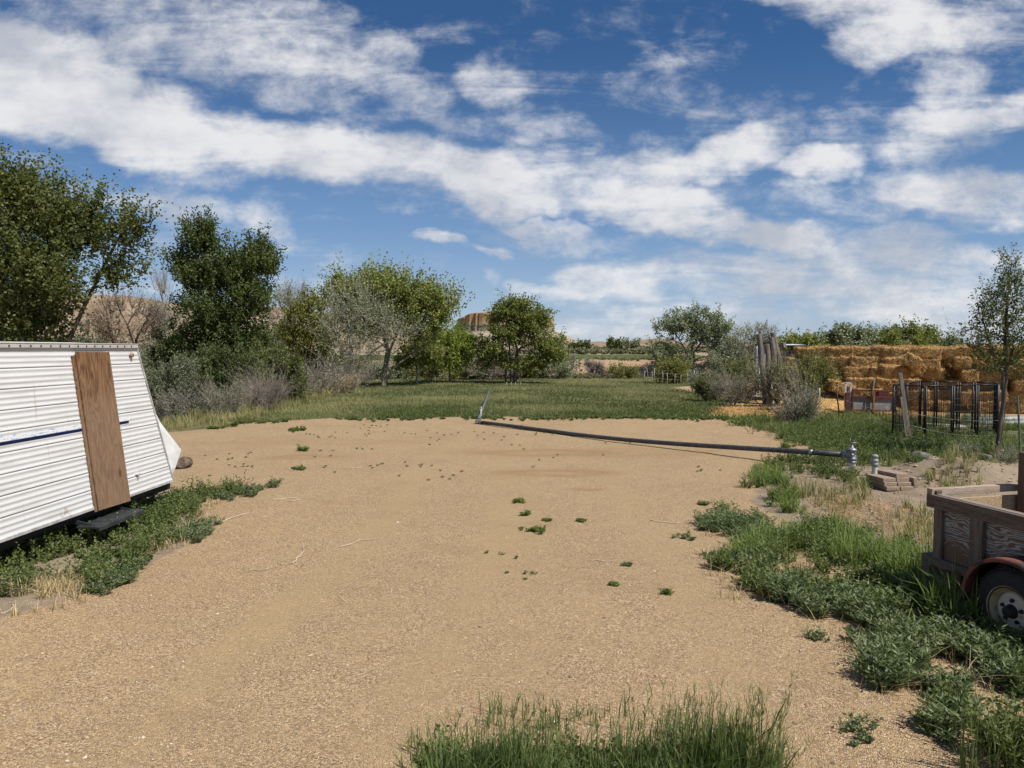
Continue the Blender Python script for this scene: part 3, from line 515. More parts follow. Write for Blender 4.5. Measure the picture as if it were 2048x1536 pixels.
# undergrowth filling the gaps between the trees along the field edge
for i, (D, px, py, hw, hg, lm, lab) in enumerate(((36, 20, 800, 110, 150, L_olive, 'dark olive undergrowth bush right behind the camper roof at the picture edge'), (38, 130, 798, 80, 130, L_olive, 'olive bush behind the camper roof, under the tall cottonwood'), (42, 250, 790, 90, 95, L_sage, 'grey green undergrowth behind the reddish bare tree'), (44, 500, 785, 60, 95, L_dark, 'dark bush behind the poplar trunk toward the yellow green tree'),
        (52, 560, 772, 45, 60, L_grey, 'grey green undergrowth below the pale thinly leaved tree'), (55, 670, 768, 60, 52, L_yel, 'yellow green undergrowth behind the half dead tree'), (57, 770, 764, 55, 26, L_grey, 'grey undergrowth behind the broad cottonwood trunk'), (57, 940, 761, 46, 26, L_grey, 'grey green undergrowth between young bright tree and lone drooping tree'), (58, 1035, 761, 40, 30, L_yel, 'yellow green undergrowth right behind the lone drooping tree trunks'),
        (56, 1440, 766, 55, 60, L_grey, 'grey undergrowth between the round grey green tree and the pale bare tree'), (50, 1345, 765, 30, 38, L_yel, 'yellow willow shoots by the picket fence and round grey green tree'))):
    bush('shrub', lab, 'shrub', D, px, py, hw, hg, lm, B_twig, 130 + i, 170, 62, (.13, .045), (.35, .75), group='undergrowth along the field edge')
# ------------------------------------------------------------------ travel trailer (left)
m_side, nt, out = material('aged_white_siding'); P = ocoord(nt)
n = noise(nt, nd(nt, 'ShaderNodeMapping', {'Vector': P, 'Scale': (2, .6, 9)}).outputs[0], 1.5, 6, .65); n2 = noise(nt, P, 3.0, 6, .7)
col = mix(nt, mth(nt, 'MULTIPLY', smooth(nt, n, .45, .72), .5), (.62, .62, .61), (.40, .38, .34)); col = mix(nt, mth(nt, 'MULTIPLY', smooth(nt, n2, .64, .70), .6), col, (.36, .28, .20)); stk = noise(nt, nd(nt, 'ShaderNodeMapping', {'Vector': P, 'Scale': (3, 14, .7)}).outputs[0], 1.3, 4, .6); col = mix(nt, mth(nt, 'MULTIPLY', smooth(nt, stk, .62, .72), .45), col, (.40, .33, .25))
princ(nt, out, col, .42, .4, 0, noise(nt, P, 2.2, 2), .12, .05)
m_ply, nt, out = material('plywood_board'); P = ocoord(nt)
v = nd(nt, 'ShaderNodeMapping', {'Vector': P, 'Scale': (1, 4.2, .75)}).outputs[0]; n = noise(nt, v, 1.15, 4, .5, .5); rg_ = mth(nt, 'MULTIPLY_ADD', mth(nt, 'SINE', mth(nt, 'MULTIPLY', n, 84)), .5, .5)
f = noise(nt, nd(nt, 'ShaderNodeMapping', {'Vector': P, 'Scale': (1, 60, 3)}).outputs[0], 1.5, 5, .7)
col = mix(nt, rg_, (.20, .105, .044), (.085, .038, .016)); col = mix(nt, mth(nt, 'MULTIPLY', smooth(nt, f, .45, .7), .45), col, (.36, .25, .15))
zz = nd(nt, 'ShaderNodeSeparateXYZ', {0: P}).outputs[2]; wx_ = smooth(nt, mth(nt, 'ADD', zz, mth(nt, 'MULTIPLY', noise(nt, P, 3, 4), -.9)), .35, -.25); col = mix(nt, mth(nt, 'MULTIPLY', wx_, .35), col, (.28, .20, .14))
kv = nd(nt, 'ShaderNodeTexVoronoi', {'Vector': nd(nt, 'ShaderNodeMapping', {'Vector': P, 'Scale': (1, 1, .55)}).outputs[0], 'Scale': 4.2}).outputs['Distance']
col = mix(nt, mth(nt, 'MULTIPLY', smooth(nt, kv, .20, .07), .8), col, (.075, .032, .013)); princ(nt, out, col, .75, .25, 0, mth(nt, 'ADD', rg_, f), .25, .003)
def plain(name, c, rough=.6, spec=.3, metal=0., var=.25, scale=8): return noise_mat(name, tuple(a * (1 - var) for a in c), tuple(min(1, a * (1 + var)) for a in c), scale, rough=rough, spec=spec, metal=metal, bstr=.15)
m_black = plain('black_steel', (.012, .012, .013), .55); m_blue = plain('blue_decal', (.008, .014, .055), .8, .1); m_blue2, nt, out = material('worn_blue_decal')
n = noise(nt, nd(nt, 'ShaderNodeMapping', {'Vector': ocoord(nt), 'Scale': (1, 5, 40)}).outputs[0], 2.5, 5, .7); princ(nt, out, mix(nt, smooth(nt, n, .56, .60), (.72, .74, .75), (.07, .22, .45)), .8)
m_alu = plain('aluminium_trim', (.50, .49, .47), .45, .5, .3); m_rubber = plain('rubber', (.018, .018, .019), .75); m_roof = plain('camper_roof', (.55, .54, .51), .6)
YB, ZB, ZT = 3.2, .42, 2.33
XS = lambda y, z: -5.38 + .048 * y - .085 * (z - .42)        # side wall leans a little away from the yard
YN = lambda z: 10.60 - .58 * (z - ZB) / (ZT - ZB)
root = tag(empty('travel_trailer', (-6.1, 7.0, 0)), 'old white ribbed camper with slanted nose and plywood nailed over its door', 'camper')
O = np.array([-6.1, 7.0, 0]); prof = []
z_ = ZB; k = 0
while z_ < ZT - .04:                       # ribbed aluminium siding, a lap seam every 21 cm
    for dz, dx in ((0, -.003), (.003, .010), (.020, .0095), (.032, .004), (.054, .003), (.062, .0085), (.078, .008), (.090, .003), (.112, .003), (.120, .0085), (.136, .008), (.148, .003), (.172, .003), (.184, .009), (.206, .010)):
        if z_ + dz < ZT: prof.append((z_ + dz, dx))
    z_ += .21; k += 1
prof.append((ZT, .004)); mb = MB(); NY = 24; V = []
for zz_, dx in prof:
    ys = YB + (YN(zz_) - YB) * np.linspace(0, 1, NY); wob = (vnoise(ys * 1.3, np.full(NY, zz_ * 3), 1, 61) - .5) * .008
    V.append(np.stack([XS(ys, zz_) + dx + wob, ys, np.full(NY, zz_)], 1))
kk = len(prof); ii = (np.arange(kk - 1)[:, None] * NY + np.arange(NY - 1)[None]).ravel(); mb.add(np.concatenate(V), q=np.stack([ii, ii + 1, ii + NY + 1, ii + NY], 1))
mb.build('siding', m_side, root, True, O)
mb = MB(); W = 2.35                        # the other walls, floor and belly
p = lambda y, z, dx=0: [XS(y, z) + dx, y, z]
mb.add([p(YB, ZB), p(YB, ZT), p(YB, ZT, -W), p(YB, ZB, -W)], q=[[0, 1, 2, 3]]); mb.add([p(YB, ZB, -W), p(YB, ZT, -W), p(YN(ZT), ZT, -W), p(YN(ZB), ZB, -W)], q=[[0, 1, 2, 3]])
mb.add([p(YB, ZB, -.02), p(YN(ZB), ZB, -.02), p(YN(ZB), ZB, -W), p(YB, ZB, -W)], q=[[0, 1, 2, 3]]); mb.build('rear_wall', m_side, root, False, O)
mb = MB()                                  # nose: upper slope, then a folded front bulging out at knee height
zs = [ZT, 1.55, 1.25, .80, .58, ZB]; bul = [0, .02, .18, .54, .26, .02]; ins = [0, .035, W - .035, W]; V = []
for zz_, b in zip(zs, bul):
    for j, i_ in enumerate(ins): V.append(p(YN(zz_) + (b if 0 < j < 3 else 0), zz_, -i_))
mb.add(V, q=[[i*4+j, i*4+j+1, (i+1)*4+j+1, (i+1)*4+j] for i in range(5) for j in range(3)]); mb.build('nose_panel', plain('white_nose_panel', (.70, .70, .69), .45, .4, 0, .08, 3), root, False, O)
mb = MB(); V = []; nr = 9
for y_ in (YB, YN(ZT)):
    for j in range(nr):
        u = j / (nr - 1); V.append([XS(y_, ZT) + .03 - u * (W + .06), y_, ZT + .012 + .05 * math.sin(u * math.pi)])
mb.add(V, q=[[j, j+1, nr+j+1, nr+j] for j in range(nr-1)]); mb.build('roof', m_roof, root, True, O)
mb = MB(); beam(mb, p(YB, ZT + .005, .022), p(YN(ZT) + .01, ZT + .005, .022), .03, .045); beam(mb, p(YB, ZT + .034, .02), p(YN(ZT) + .01, ZT + .034, .02), .05, .012)
for y_ in np.arange(YB + .1, YN(ZT), .16): box(mb, p(y_, ZT + .004, .041), (.012, .018, .018), r=0.)
m_trim, nt, out = material('screwed_trim'); princ(nt, out, mix(nt, smooth(nt, attr(nt, 'rnd'), .2, .4), (.03, .025, .02), mix(nt, noise(nt, ocoord(nt), 6, 5, .6), (.58, .56, .53), (.34, .31, .28))), .5, .4)
g_ = mb.build('roof_trim', m_trim, root, False, O, .004)
mb = MB()
mb = MB(); beam(mb, p(YB, ZB - .004, .008), p(YN(ZB), ZB - .004, .008), .022, .03); 
for a, b in zip(np.linspace(ZB, ZT, 9)[:-1], np.linspace(ZB, ZT, 9)[1:]): beam(mb, p(YN(a) + .004, a, .010), p(YN(b) + .004, b, .010), .018, .03)
mb.build('edge_trim', m_alu, root, False, O)
mb = MB(); yA, yB_ = 4.0, AT(256, 833, 9.7)[1]; za, zb = 1.335, 1.375
zl = lambda y: 1.335
for (y0, y1) in ((YB + .02, 8.72), (9.41, 9.66)): box(mb, ((XS(y0, 1.36) + XS(y1, 1.36)) / 2 + .0095, (y0 + y1) / 2, 1.352), (.004, y1 - y0, .030), rot('Z', -math.atan(.048)))
s1 = mb.build('stripe', m_blue, root, False, O); mb = MB()
for (y0, y1) in ((YB + .02, 8.72), (9.41, 9.70)): box(mb, ((XS(y0, 1.40) + XS(y1, 1.40)) / 2 + .009, (y0 + y1) / 2, 1.398), (.006, y1 - y0, .05), rot('Z', -math.atan(.048)))
tag(mb.build('stripe', m_blue2, root, False, O), 'worn pale blue stripe above the dark blue one')
mb = MB(); q0 = [p(8.78, .38, .03), p(9.45, .36, .03), p(9.34, 2.262, .03), p(8.68, 2.268, .03)]; q1 = [np.array(a) + [.016, 0, 0] for a in q0]
c0 = np.mean(q1, 0); pl_ = empty('tmp', (0, 0, 0)); bpy.data.objects.remove(pl_)
mb.add(np.array(q0 + q1), q=[[3, 2, 1, 0], [4, 5, 6, 7], [0, 1, 5, 4], [1, 2, 6, 5], [2, 3, 7, 6], [3, 0, 4, 7]]); o = mb.build('plywood_board', m_ply, root, False, c0, .002); o.location = c0 - O
mb = MB(); q0 = [p(8.74, .37, .012), p(9.36, .36, .012), p(9.26, 2.25, .012), p(8.63, 2.22, .012)]; q1 = [np.array(a) + [.012, 0, 0] for a in q0]
mb.add(np.array(q0 + q1), q=[[3, 2, 1, 0], [4, 5, 6, 7], [0, 1, 5, 4], [1, 2, 6, 5], [2, 3, 7, 6], [3, 0, 4, 7]]); o = mb.build('plywood_board', m_ply, root, False, c0); o.location = c0 - O
mb = MB(); c = p(9.72, .66, .02); box(mb, c, (.03, .10, .012)); box(mb, np.array(c) + [.012, .0, -.03], (.012, .02, .05)); mb.build('hook_bracket', m_alu, root, False, O, .003)
mb = MB(); c = p(9.86, 2.22, .02); lathe(mb, c, [(.0, .03), (.028, .028), (.034, .01), (.036, 0)], 12, rot('Y', R(90))); mb.build('marker_lamp', plain('lamp_lens', (.35, .22, .13), .3), root, True, O)
mb = MB(); 
for xo in (-.22, -W + .22): beam(mb, p(YB - .4, ZB - .09, xo), p(10.9, ZB - .09, xo), .06, .17)
for y_ in (4.2, 6, 7.8, 9.6): beam(mb, p(y_, ZB - .08, -.1), p(y_, ZB - .08, -W + .1), .06, .12)
beam(mb, p(YB, ZB - .05, -.09), p(10.2, ZB - .05, -.09), .03, .11)
mb.build('chassis', m_black, root, False, O)
step = MB(); y0, y1 = 8.42, 9.36; s0 = XS(y0, .3)
st_o = empty('step', (0, 0, 0)); st_o.parent = root; st_o.location = (0, 0, 0)
bpy.data.objects.remove(st_o)
box(step, (s0 + .14, (y0 + y1) / 2, .262), (.26, y1 - y0, .028), rot('Z', -math.atan(.048))); box(step, (s0 + .275, (y0 + y1) / 2, .245), (.02, y1 - y0, .05), rot('Z', -math.atan(.048)))
for y_ in (y0 + .06, y1 - .06): beam(step, (s0 + .2, y_, .25), (s0 - .25, y_, .36), .02, .05)
step.build('step', plain('step_steel', (.05, .055, .06), .45, .5, .4), root, False, O, .004)
for yc in (5.4,):
    for xo in (-.34, -W + .34):
        c = np.array(p(yc, .30, xo)); mb = MB(); M_ = rot('Y', R(90))
        lathe(mb, c, [(.16, -.09), (.27, -.09), (.30, -.06), (.31, 0), (.30, .06), (.27, .09), (.16, .09)], 24, M_); wl = mb.build('wheel', m_rubber, root, True, O)
        mb = MB(); lathe(mb, c, [(.0, .05), (.06, .055), (.10, .03), (.16, .07), (.165, -.07)], 20, M_); mb.build('rim', m_alu, wl, True, O)

# ------------------------------------------------------------------ rocks
def rock(name, label, c, s, mat, seed, cat='rock'):
    import bmesh
    bm = bmesh.new(); bmesh.ops.create_icosphere(bm, subdivisions=4, radius=1); V = np.array([v.co[:] for v in bm.verts]); t = [[v.index for v in f.verts] for f in bm.faces]; bm.free()
    rg = np.random.default_rng(seed)
    for i in range(9):                     # planar breaks
        d = norm(rg.normal(size=3)); k = rg.uniform(.62, .85); h_ = V @ d; V = V - np.where(h_ > k, h_ - k, 0)[:, None] * d
    V = V * (1 + .10 * (vnoise(V[:, 0] * 3 + V[:, 2] * 2, V[:, 1] * 3 + 7, 1, seed) - .5)[:, None])
    mb = MB(); mb.add(V * np.array(s), t=t); o = mb.build(name, mat); o.location = c; o.rotation_euler = (0, 0, rg.uniform(0, 6)); return tag(o, label, cat)
m_rock1 = noise_mat('brown_rock', (.06, .045, .033), (.17, .125, .09), 9, bdist=.03); m_rock2 = noise_mat('grey_rock', (.11, .10, .095), (.21, .195, .175), 7, bdist=.03); m_rock3 = noise_mat('tan_rock', (.24, .175, .12), (.42, .33, .25), 8, bdist=.03)
g = G(368, 936); rock('boulder', 'dark brown boulder lying beside the camper nose', g + [0, 0, .10], (.19, .15, .13), m_rock1, 3)
g = G(1845, 922); rock('boulder', 'rounded grey boulder half buried in grass behind the dirt mound', g + [0, 0, .08], (.24, .20, .15), m_rock2, 4)
g = G(1866, 936); rock('boulder', 'angular tan rock perched on the edge of the dirt mound', g + [0, 0, .06], (.20, .15, .17), m_rock3, 5)
for i, (px, py, s_, lab) in enumerate(((1826, 936, .07, 'small tan stone just beside the angular tan rock'), (1838, 949, .035, 'pale pebble stone on the dirt beside the paver pile'), (2004, 932, .08, 'stone sunk in the top of the dirt mound'))):
    g = G(px, py); rock('stone', lab, g + [0, 0, s_ * .3], (s_ * 1.3, s_, s_ * .7), m_rock3, 20 + i, 'stone')

# ------------------------------------------------------------------ irrigation pipe, valve, stubs
m_pipe = plain('grey_pipe', (.075, .077, .083), .5, .4, .4, .3, 14); m_cast = plain('cast_aluminium', (.22, .23, .24), .5, .5, .6, .35, 18); m_pvc = plain('white_pvc', (.58, .56, .50), .5, .4, 0, .12, 10); m_pvcg = plain('grey_pvc', (.26, .27, .26), .5)
E0 = G(957, 848); VB = G(1703, 944); zv = .325
pa = np.array([E0[0], E0[1], E0[2] + .06]); pb = np.array([VB[0], VB[1], zv]); L = np.linspace(0, 1, 15)[:, None]; P = pa + (pb - pa) * L; P[:, 2] = np.maximum(P[:, 2] - .11 * np.sin(L[:, 0] * np.pi) ** 1.5, hz(P[:, 0], P[:, 1]) + .055)
root = tag(empty('irrigation_pipe', tuple(E0)), 'long dark grey irrigation pipe lying across the gravel to the valve', 'pipe'); mb = MB(); tube(mb, np.concatenate([P[:-1], [P[-1] + (P[-2] - P[-1]) * .1]]), .052, 14); mb.build('pipe_run', m_pipe, root, True, E0)
mb = MB(); d = norm(P[-1] - P[0]); tube(mb, np.array([P[0] - d * .10, P[0] + d * .02, P[0] + d * .16]), [.062, .064, .062], 12); box(mb, P[0] + [-.03, 0, .03], (.10, .16, .12)); beam(mb, P[0] + [-.02, .05, .05], P[0] + [.1, .25, .22], .05, .02); mb.build('elbow_fitting', m_cast, root, False, E0, .008)
mb = MB(); tube(mb, np.array([P[0] + [.06, .05, .05], P[0] + [.075, .05, .42]]), .014, 8); tube(mb, np.array([P[0] + [.075, .05, .42], P[0] + [.078, .05, .46]]), .020, 8); mb.build('riser', m_pvc, root, True, E0)
mb = MB(); tube(mb, np.array([P[-2] - d * .02, P[-2] + d * .02, P[-2] + d * .06]), [.055, .062, .055], 12); mb.build('coupling', m_cast, root, True, E0)
E1 = G(980, 780); P2 = np.array([E0 + [-.02, .25, .09], [*(E0[:2] + (E1[:2] - E0[:2]) * .5), .12], [E1[0], E1[1], .1]]); mb = MB()
for a, b in zip(P2[:-1], P2[1:]): pass
o = MB(); tube(o, P2, .038, 10); f_ = o.build('field_pipe', m_cast, None, True, P2[0]); tag(f_, 'pale grey pipe running away through the grass from the pipe elbow', 'pipe')
root = tag(empty('irrigation_valve', tuple(VB)), 'grey cast hydrant valve with crank handle on a white riser', 'valve'); c = VB
mb = MB(); lathe(mb, c, [(.055, -.05), (.055, .10), (.068, .105), (.068, .19), (.055, .195)], 18); mb.build('riser', m_pvc, root, True, c)
mb = MB(); lathe(mb, c + [0, 0, .17], [(.062, 0), (.085, .005), (.085, .035), (.072, .04), (.072, .06), (.088, .065), (.088, .09), (.075, .10), (.078, .23), (.086, .235), (.086, .255), (.06, .275), (.03, .295), (.022, .30), (.022, .325), (0, .326)], 20)
tube(mb, np.array([c + [0, 0, zv], c + [0, 0, zv] + (P[-2] - P[-1]) * .22]), [.07, .064], 12); tube(mb, np.array([c + [-.03, -.07, .33], c + [-.04, -.11, .33]]), .028, 8); mb.build('valve_body', m_cast, root, True, c)
mb = MB(); t_ = c + [0, 0, .49]; tube(mb, np.array([t_, t_ + [0, 0, .05]]), .010, 8); tube(mb, np.array([t_ + [-.03, 0, .05], t_ + [.08, -.01, .055]]), .011, 8); tube(mb, np.array([t_ + [-.03, 0, .05], t_ + [-.035, 0, .13]]), .008, 8); mb.build('crank_handle', m_cast, root, True, c)
c = G(1749, 950); root = tag(empty('pipe_stub', tuple(c)), 'short capped white pipe stub standing between valve and pavers', 'pipe stub')
mb = MB(); lathe(mb, c, [(.048, -.05), (.048, .17)], 16); mb.build('stub_pipe', m_pvc, root, True, c)
mb = MB(); lathe(mb, c + [0, 0, .15], [(.050, 0), (.060, .003), (.060, .05), (.052, .055), (.052, .075), (.058, .08), (.058, .12), (.045, .125), (.045, .15), (.055, .152), (.055, .19), (.03, .205), (0, .206)], 16); mb.build('cap', m_pvcg, root, True, c)
mb = MB(); a = G(1748, 966); b = G(1778, 976); tube(mb, np.array([a + [0, 0, .04], b + [0, 0, .04]]), .045, 12); tag(mb.build('pipe_offcut', m_pvc, None, True, a), 'white pipe offcut lying on the dirt beside the pavers', 'pipe')

# ------------------------------------------------------------------ pavers
m_pav = noise_mat('concrete_paver', (.23, .165, .12), (.33, .25, .19), 14, bdist=.004, lo=.3, hi=.7)
pb0 = G(1800, 980); ux = norm(np.array([1, .10, 0])); uy = np.array([-ux[1], ux[0], 0])
pv = [('bottom paver at the camera side of the pile, nearer the pipe stub', -.12, 0, 0, 0), ('bottom paver at the camera side of the pile, nearer the mound', .11, -.01, 0, 1), ('bottom paver at the back of the pile', -.05, .28, 0, -2),
      ('second layer paver nearer the pipe stub', -.14, .05, 1, 2), ('second layer paver nearer the mound', .10, .04, 1, -1), ('third layer paver, cracked looking edge, nearer the pipe stub', -.15, .08, 2, 4), ('third layer paver under the topmost one', .10, .10, 2, 2), ('topmost paver of the pile, set slightly askew', .07, .12, 3, 10)]
for lab, a, b, l, rz in pv:
    mb = MB(); box(mb, (0, 0, .0), (.225, .42, .062)); o = mb.build('paver', m_pav, bevel=.006); o.location = pb0 + ux * a + uy * (b + .2) + [0, 0, .035 + l * .0635]; o.rotation_euler = (0, 0, R(6 + rz)); tag(o, lab, 'paver', 'pile of concrete pavers')
mb = MB(); box(mb, (0, 0, 0), (.07, .30, .2)); o = mb.build('paver', m_pav, bevel=.006); o.location = pb0 + ux * .285 + uy * .18 + [0, 0, .10]; o.rotation_euler = (0, R(-8), R(8)); tag(o, 'paver stood on edge against the pile, on the mound side', 'paver', 'pile of concrete pavers')

# ------------------------------------------------------------------ wooden utility trailer (right)
m_w1 = wood_mat('weathered_board', (.075, .056, .043), (.13, .10, .08), (.19, .155, .13), (1.2, 14, 14), 26); m_w1v = wood_mat('weathered_stake', (.085, .065, .05), (.15, .115, .09), (.22, .18, .15), (14, 14, 1.2), 26)
m_w2 = wood_mat('pale_top_board', (.34, .27, .20), (.44, .36, .285), (.22, .14, .10), (14, 1.2, 14), 20); m_wx = wood_mat('sun_worn_board', (.16, .125, .10), (.26, .21, .17), (.33, .28, .24), (1.2, 14, 14), 20); m_post = wood_mat('brown_post', (.15, .09, .06), (.22, .14, .095), (.09, .06, .042), (9, 9, .9), 22)
m_inner = wood_mat('inner_plywood', (.42, .30, .17), (.33, .225, .12), (.50, .40, .27), (14, 2, 3), 30)
m_peel, nt, out = material('peeling_plywood'); P = ocoord(nt); v = nd(nt, 'ShaderNodeMapping', {'Vector': P, 'Scale': (1.6, 1, 5.)}).outputs[0]
n = noise(nt, v, 1.5, 3, .5, .5); zz = nd(nt, 'ShaderNodeSeparateXYZ', {0: P}).outputs[2]; rg_ = mth(nt, 'SINE', mth(nt, 'ADD', mth(nt, 'MULTIPLY', n, 60), mth(nt, 'MULTIPLY', zz, 240))); f = noise(nt, P, 34, 5, .7)
worn = mth(nt, 'ADD', mth(nt, 'MULTIPLY', smooth(nt, zz, .72, .58), 1.1), mth(nt, 'MULTIPLY', mth(nt, 'SUBTRACT', noise(nt, P, 5, 3), .5), 1.6)); pk = smooth(nt, mth(nt, 'SUBTRACT', mth(nt, 'ADD', rg_, mth(nt, 'MULTIPLY', mth(nt, 'SUBTRACT', f, .5), 1.2)), worn), -.25, .1)
col = mix(nt, pk, mix(nt, f, (.10, .062, .042), (.19, .13, .09)), (.30, .31, .30)); princ(nt, out, col, .8, .2, 0, mth(nt, 'ADD', pk, f), .4, .003)
m_rust = noise_mat('peeling_red_paint', (.19, .068, .05), (.05, .036, .032), 7, rough=.7, lo=.40, hi=.56, bdist=.004); m_rimc = noise_mat('cream_rim', (.40, .32, .19), (.19, .105, .045), 7, rough=.6, lo=.40, hi=.66); m_rimw = noise_mat('white_disc', (.46, .43, .36), (.24, .18, .11), 9, rough=.5, lo=.5, hi=.8)
ang = math.atan2(-.97, .243); OT = on(3.75, 6.56); OT[2] = 0
root = tag(empty('utility_trailer', tuple(OT), ang), 'weathered wooden box trailer with rusty red mudguard and cream wheel', 'trailer')
def tb(name, mat, parts, par=None, bev=.004):
    mb = MB(); [box(mb, c, s) for c, s in parts]; return mb.build(name, mat, par or root, False, None, bev)
LB, WB = 2.5, 1.0
tb('side_panel', m_peel, [((LB/2, .012, .70), (LB, .018, .52))]); tb('side_panel', m_inner, [((LB/2, WB - .012, .70), (LB, .018, .52))])
tb('top_rail', m_w1, [((LB/2 - .02, -.022, .955), (LB + .05, .042, .115))]); tb('top_rail', m_wx, [((LB/2, .045, 1.004), (LB, .07, .020))]); tb('top_rail', m_w1, [((LB/2, WB + .022, .955), (LB, .042, .11))])
tb('corner_stake', m_w1v, [((.075, -.018, .675), (.085, .034, .44))]); tb('side_stake', m_w1v, [((.48, -.022, .65), (.125, .042, .50))]); tb('side_stake', m_w1v, [((1.5, -.022, .70), (.125, .042, .40))])
tb('bottom_rail', m_w1, [((.235, -.018, .425), (.50, .05, .075))])
tb('front_board', m_inner, [((.012, WB/2, .69), (.02, WB - .05, .56))]); tb('front_rail', m_w2, [((-.025, .455, 1.03), (.06, .97, .062))]); tb('front_rail', m_w1, [((.0, .03, 1.022), (.05, .06, .05))])
tb('corner_stake', m_w2, [((.05, WB - .02, .72), (.05, .10, .52))])
tb('post', m_post, [((.11, .91, .93), (.10, .13, .88)), ((.172, .885, .88), (.026, .05, .80))], bev=.006)
tb('floor', m_w1, [((LB/2, WB/2, .435), (LB, WB - .04, .03))]); tb('chassis', noise_mat('rusty_steel', (.05, .032, .025), (.14, .075, .05), 8), [((LB/2, .10, .36), (LB + .4, .06, .10)), ((LB/2, WB - .10, .36), (LB + .4, .06, .10)), ((.08, WB/2, .34), (.12, WB, .09)), ((.91, WB/2, .31), (.07, WB + .1, .07)), ((.30, .0, .33), (.10, .10, .16))])
tb('bumper_beam', m_w1, [((.20, .05, .30), (.55, .10, .13)), ((-.06, .04, .36), (.10, .12, .20))])
wc = np.array([.985, -.14, .315]); Mx = rot('X', R(90))               # wheel axis along the box's width
mb = MB(); lathe(mb, wc, [(.175, -.10), (.19, -.105), (.26, -.098), (.295, -.085), (.318, -.06), (.322, 0), (.318, .06), (.295, .085), (.26, .098), (.19, .105), (.175, .10)], 40, Mx)
A = np.arange(56) / 56 * 2 * np.pi
for a in A: box(mb, wc + np.array([math.cos(a) * .319, .0, math.sin(a) * .319]), (.016, .13, .02), rot('Y', -a))
whl = mb.build('wheel', m_rubber, root, True); whl_off = wc
mb = MB(); lathe(mb, wc, [(.185, .103), (.192, .108), (.186, .098), (.170, .085), (.160, .04), (.150, .03)], 36, Mx); rim_ = mb.build('rim', m_rimc, whl, True)
mb = MB(); lathe(mb, wc, [(.150, .03), (.140, .055), (.118, .066), (.095, .060), (.075, .072), (.055, .074)], 36, Mx); mb.build('wheel_disc', m_rimw, whl, True)
mb = MB(); lathe(mb, wc, [(.056, .07), (.046, .10), (.038, .125), (.0, .128)], 16, Mx)
for i in range(5):
    a = i / 5 * 2 * math.pi + .3; lathe(mb, wc + np.array([math.cos(a) * .082, 0, math.sin(a) * .082]), [(.017, .068), (.014, .086), (0, .087)], 7, Mx)
mb.build('hub', m_black, whl, False)
mb = MB(); th = np.linspace(R(-12), R(192), 26); r0 = .40; ys = [-.265, -.262, -.23, .02]; rr = [r0 - .035, r0 - .004, r0, r0]; V = []
for t_ in th:
    for y_, r_ in zip(ys, rr): V.append([wc[0] + math.cos(t_) * r_ * 1.05, y_, wc[2] + .03 + math.sin(t_) * r_ * .92])
n4 = 4; mb.add(V, q=[[i*n4+j, i*n4+j+1, (i+1)*n4+j+1, (i+1)*n4+j] for i in range(len(th)-1) for j in range(3)]); o = mb.build('mudguard', m_rust, root, True); md = o.modifiers.new('thick', 'SOLIDIFY'); md.thickness = .006

# ------------------------------------------------------------------ kennel panels
m_kb = plain('black_tube', (.010, .010, .011), .45)
KP = [(1784, 878), (1848, 889), (1903, 885), (1952, 884), (1995, 882), (1989, 870), (1946, 869), (1915, 868), (1870, 866), (1838, 864), (1812, 871)]
kl = ['black wire kennel panel facing the yard, first from the leaning board', 'black wire kennel panel facing the yard, second from the leaning board', 'black wire kennel panel facing the yard, third from the leaning board', 'black wire kennel panel facing the yard, beside the young tree', 'narrow black kennel panel at the young tree end',
      'black kennel panel on the bale side, next to the young tree end', 'black kennel panel on the bale side, short one next to the end pair', 'widest black kennel panel on the bale side', 'black kennel panel on the bale side, behind the second front panel', 'short black kennel panel on the bale side behind the leaning board', 'black kennel panel at the rusty frame end, running away from the yard']
for i in range(len(KP)):
    a, b = G(*KP[i]), G(*KP[(i + 1) % len(KP)]); hh = 1.40; root = tag(empty('kennel_panel', tuple(a)), kl[i], 'kennel panel', 'black wire kennel panels'); d = b - a; L = np.linalg.norm(d[:2]); u = d / np.linalg.norm(d); a2, b2 = a + u * .03, b - u * .03; up = np.array([0, 0, 1.])
    mb = MB()
    for c in (a2, b2): tube(mb, np.array([c - up * .02, c + up * hh]), .021, 8)
    tube(mb, np.array([a2 + up * hh, b2 + up * hh]), .018, 8); tube(mb, np.array([a2 + up * .12, b2 + up * .12]), .016, 8); mb.build('frame', m_kb, root, True, a)
    mb = MB()
    for k in range(1, max(2, int(L / .055))): c = a2 + (b2 - a2) * k / max(2, int(L / .055)); tube(mb, np.array([c + up * .12, c + up * hh]), .0048, 4, False)
    for zz_ in np.arange(.28, hh, .16): tube(mb, np.array([a2 + up * zz_, b2 + up * zz_]), .0034, 4, False)
    mb.build('wire_mesh', m_kb, root, False, a)

# ------------------------------------------------------------------ wire fence, leaning board, posts
m_grn = plain('green_post', (.13, .16, .11), .6); m_wire = plain('fence_wire', (.34, .33, .31), .6, .3); m_silver = wood_mat('silver_wood', (.15, .125, .10), (.235, .205, .17), (.10, .08, .065), (10, 10, .8), 24)
f0 = G(1680, 836); f1 = G(1822, 888); f2 = G(2042, 918); f3 = f2 + [4.5, -2.2, 0]
root = tag(empty('wire_fence', tuple(f0)), 'sagging barbed wire fence running past the kennel to a thin green post', 'fence')
mb = MB(); t0 = AT(1673, 781, f0[1]); tube(mb, np.array([f0 - [0, 0, .1], t0]), .024, 8); mb.build('fence_post', m_black, root, True, f0)
mb = MB(); t2 = AT(2035, 790, f2[1]); d = norm(t2 - f2); beam(mb, f2 - [0, 0, .1], t2, .045, .012); beam(mb, f2 - [0, .012, .1], t2 - [0, .012, 0], .012, .03); mb.build('fence_post', m_grn, root, False, f0)
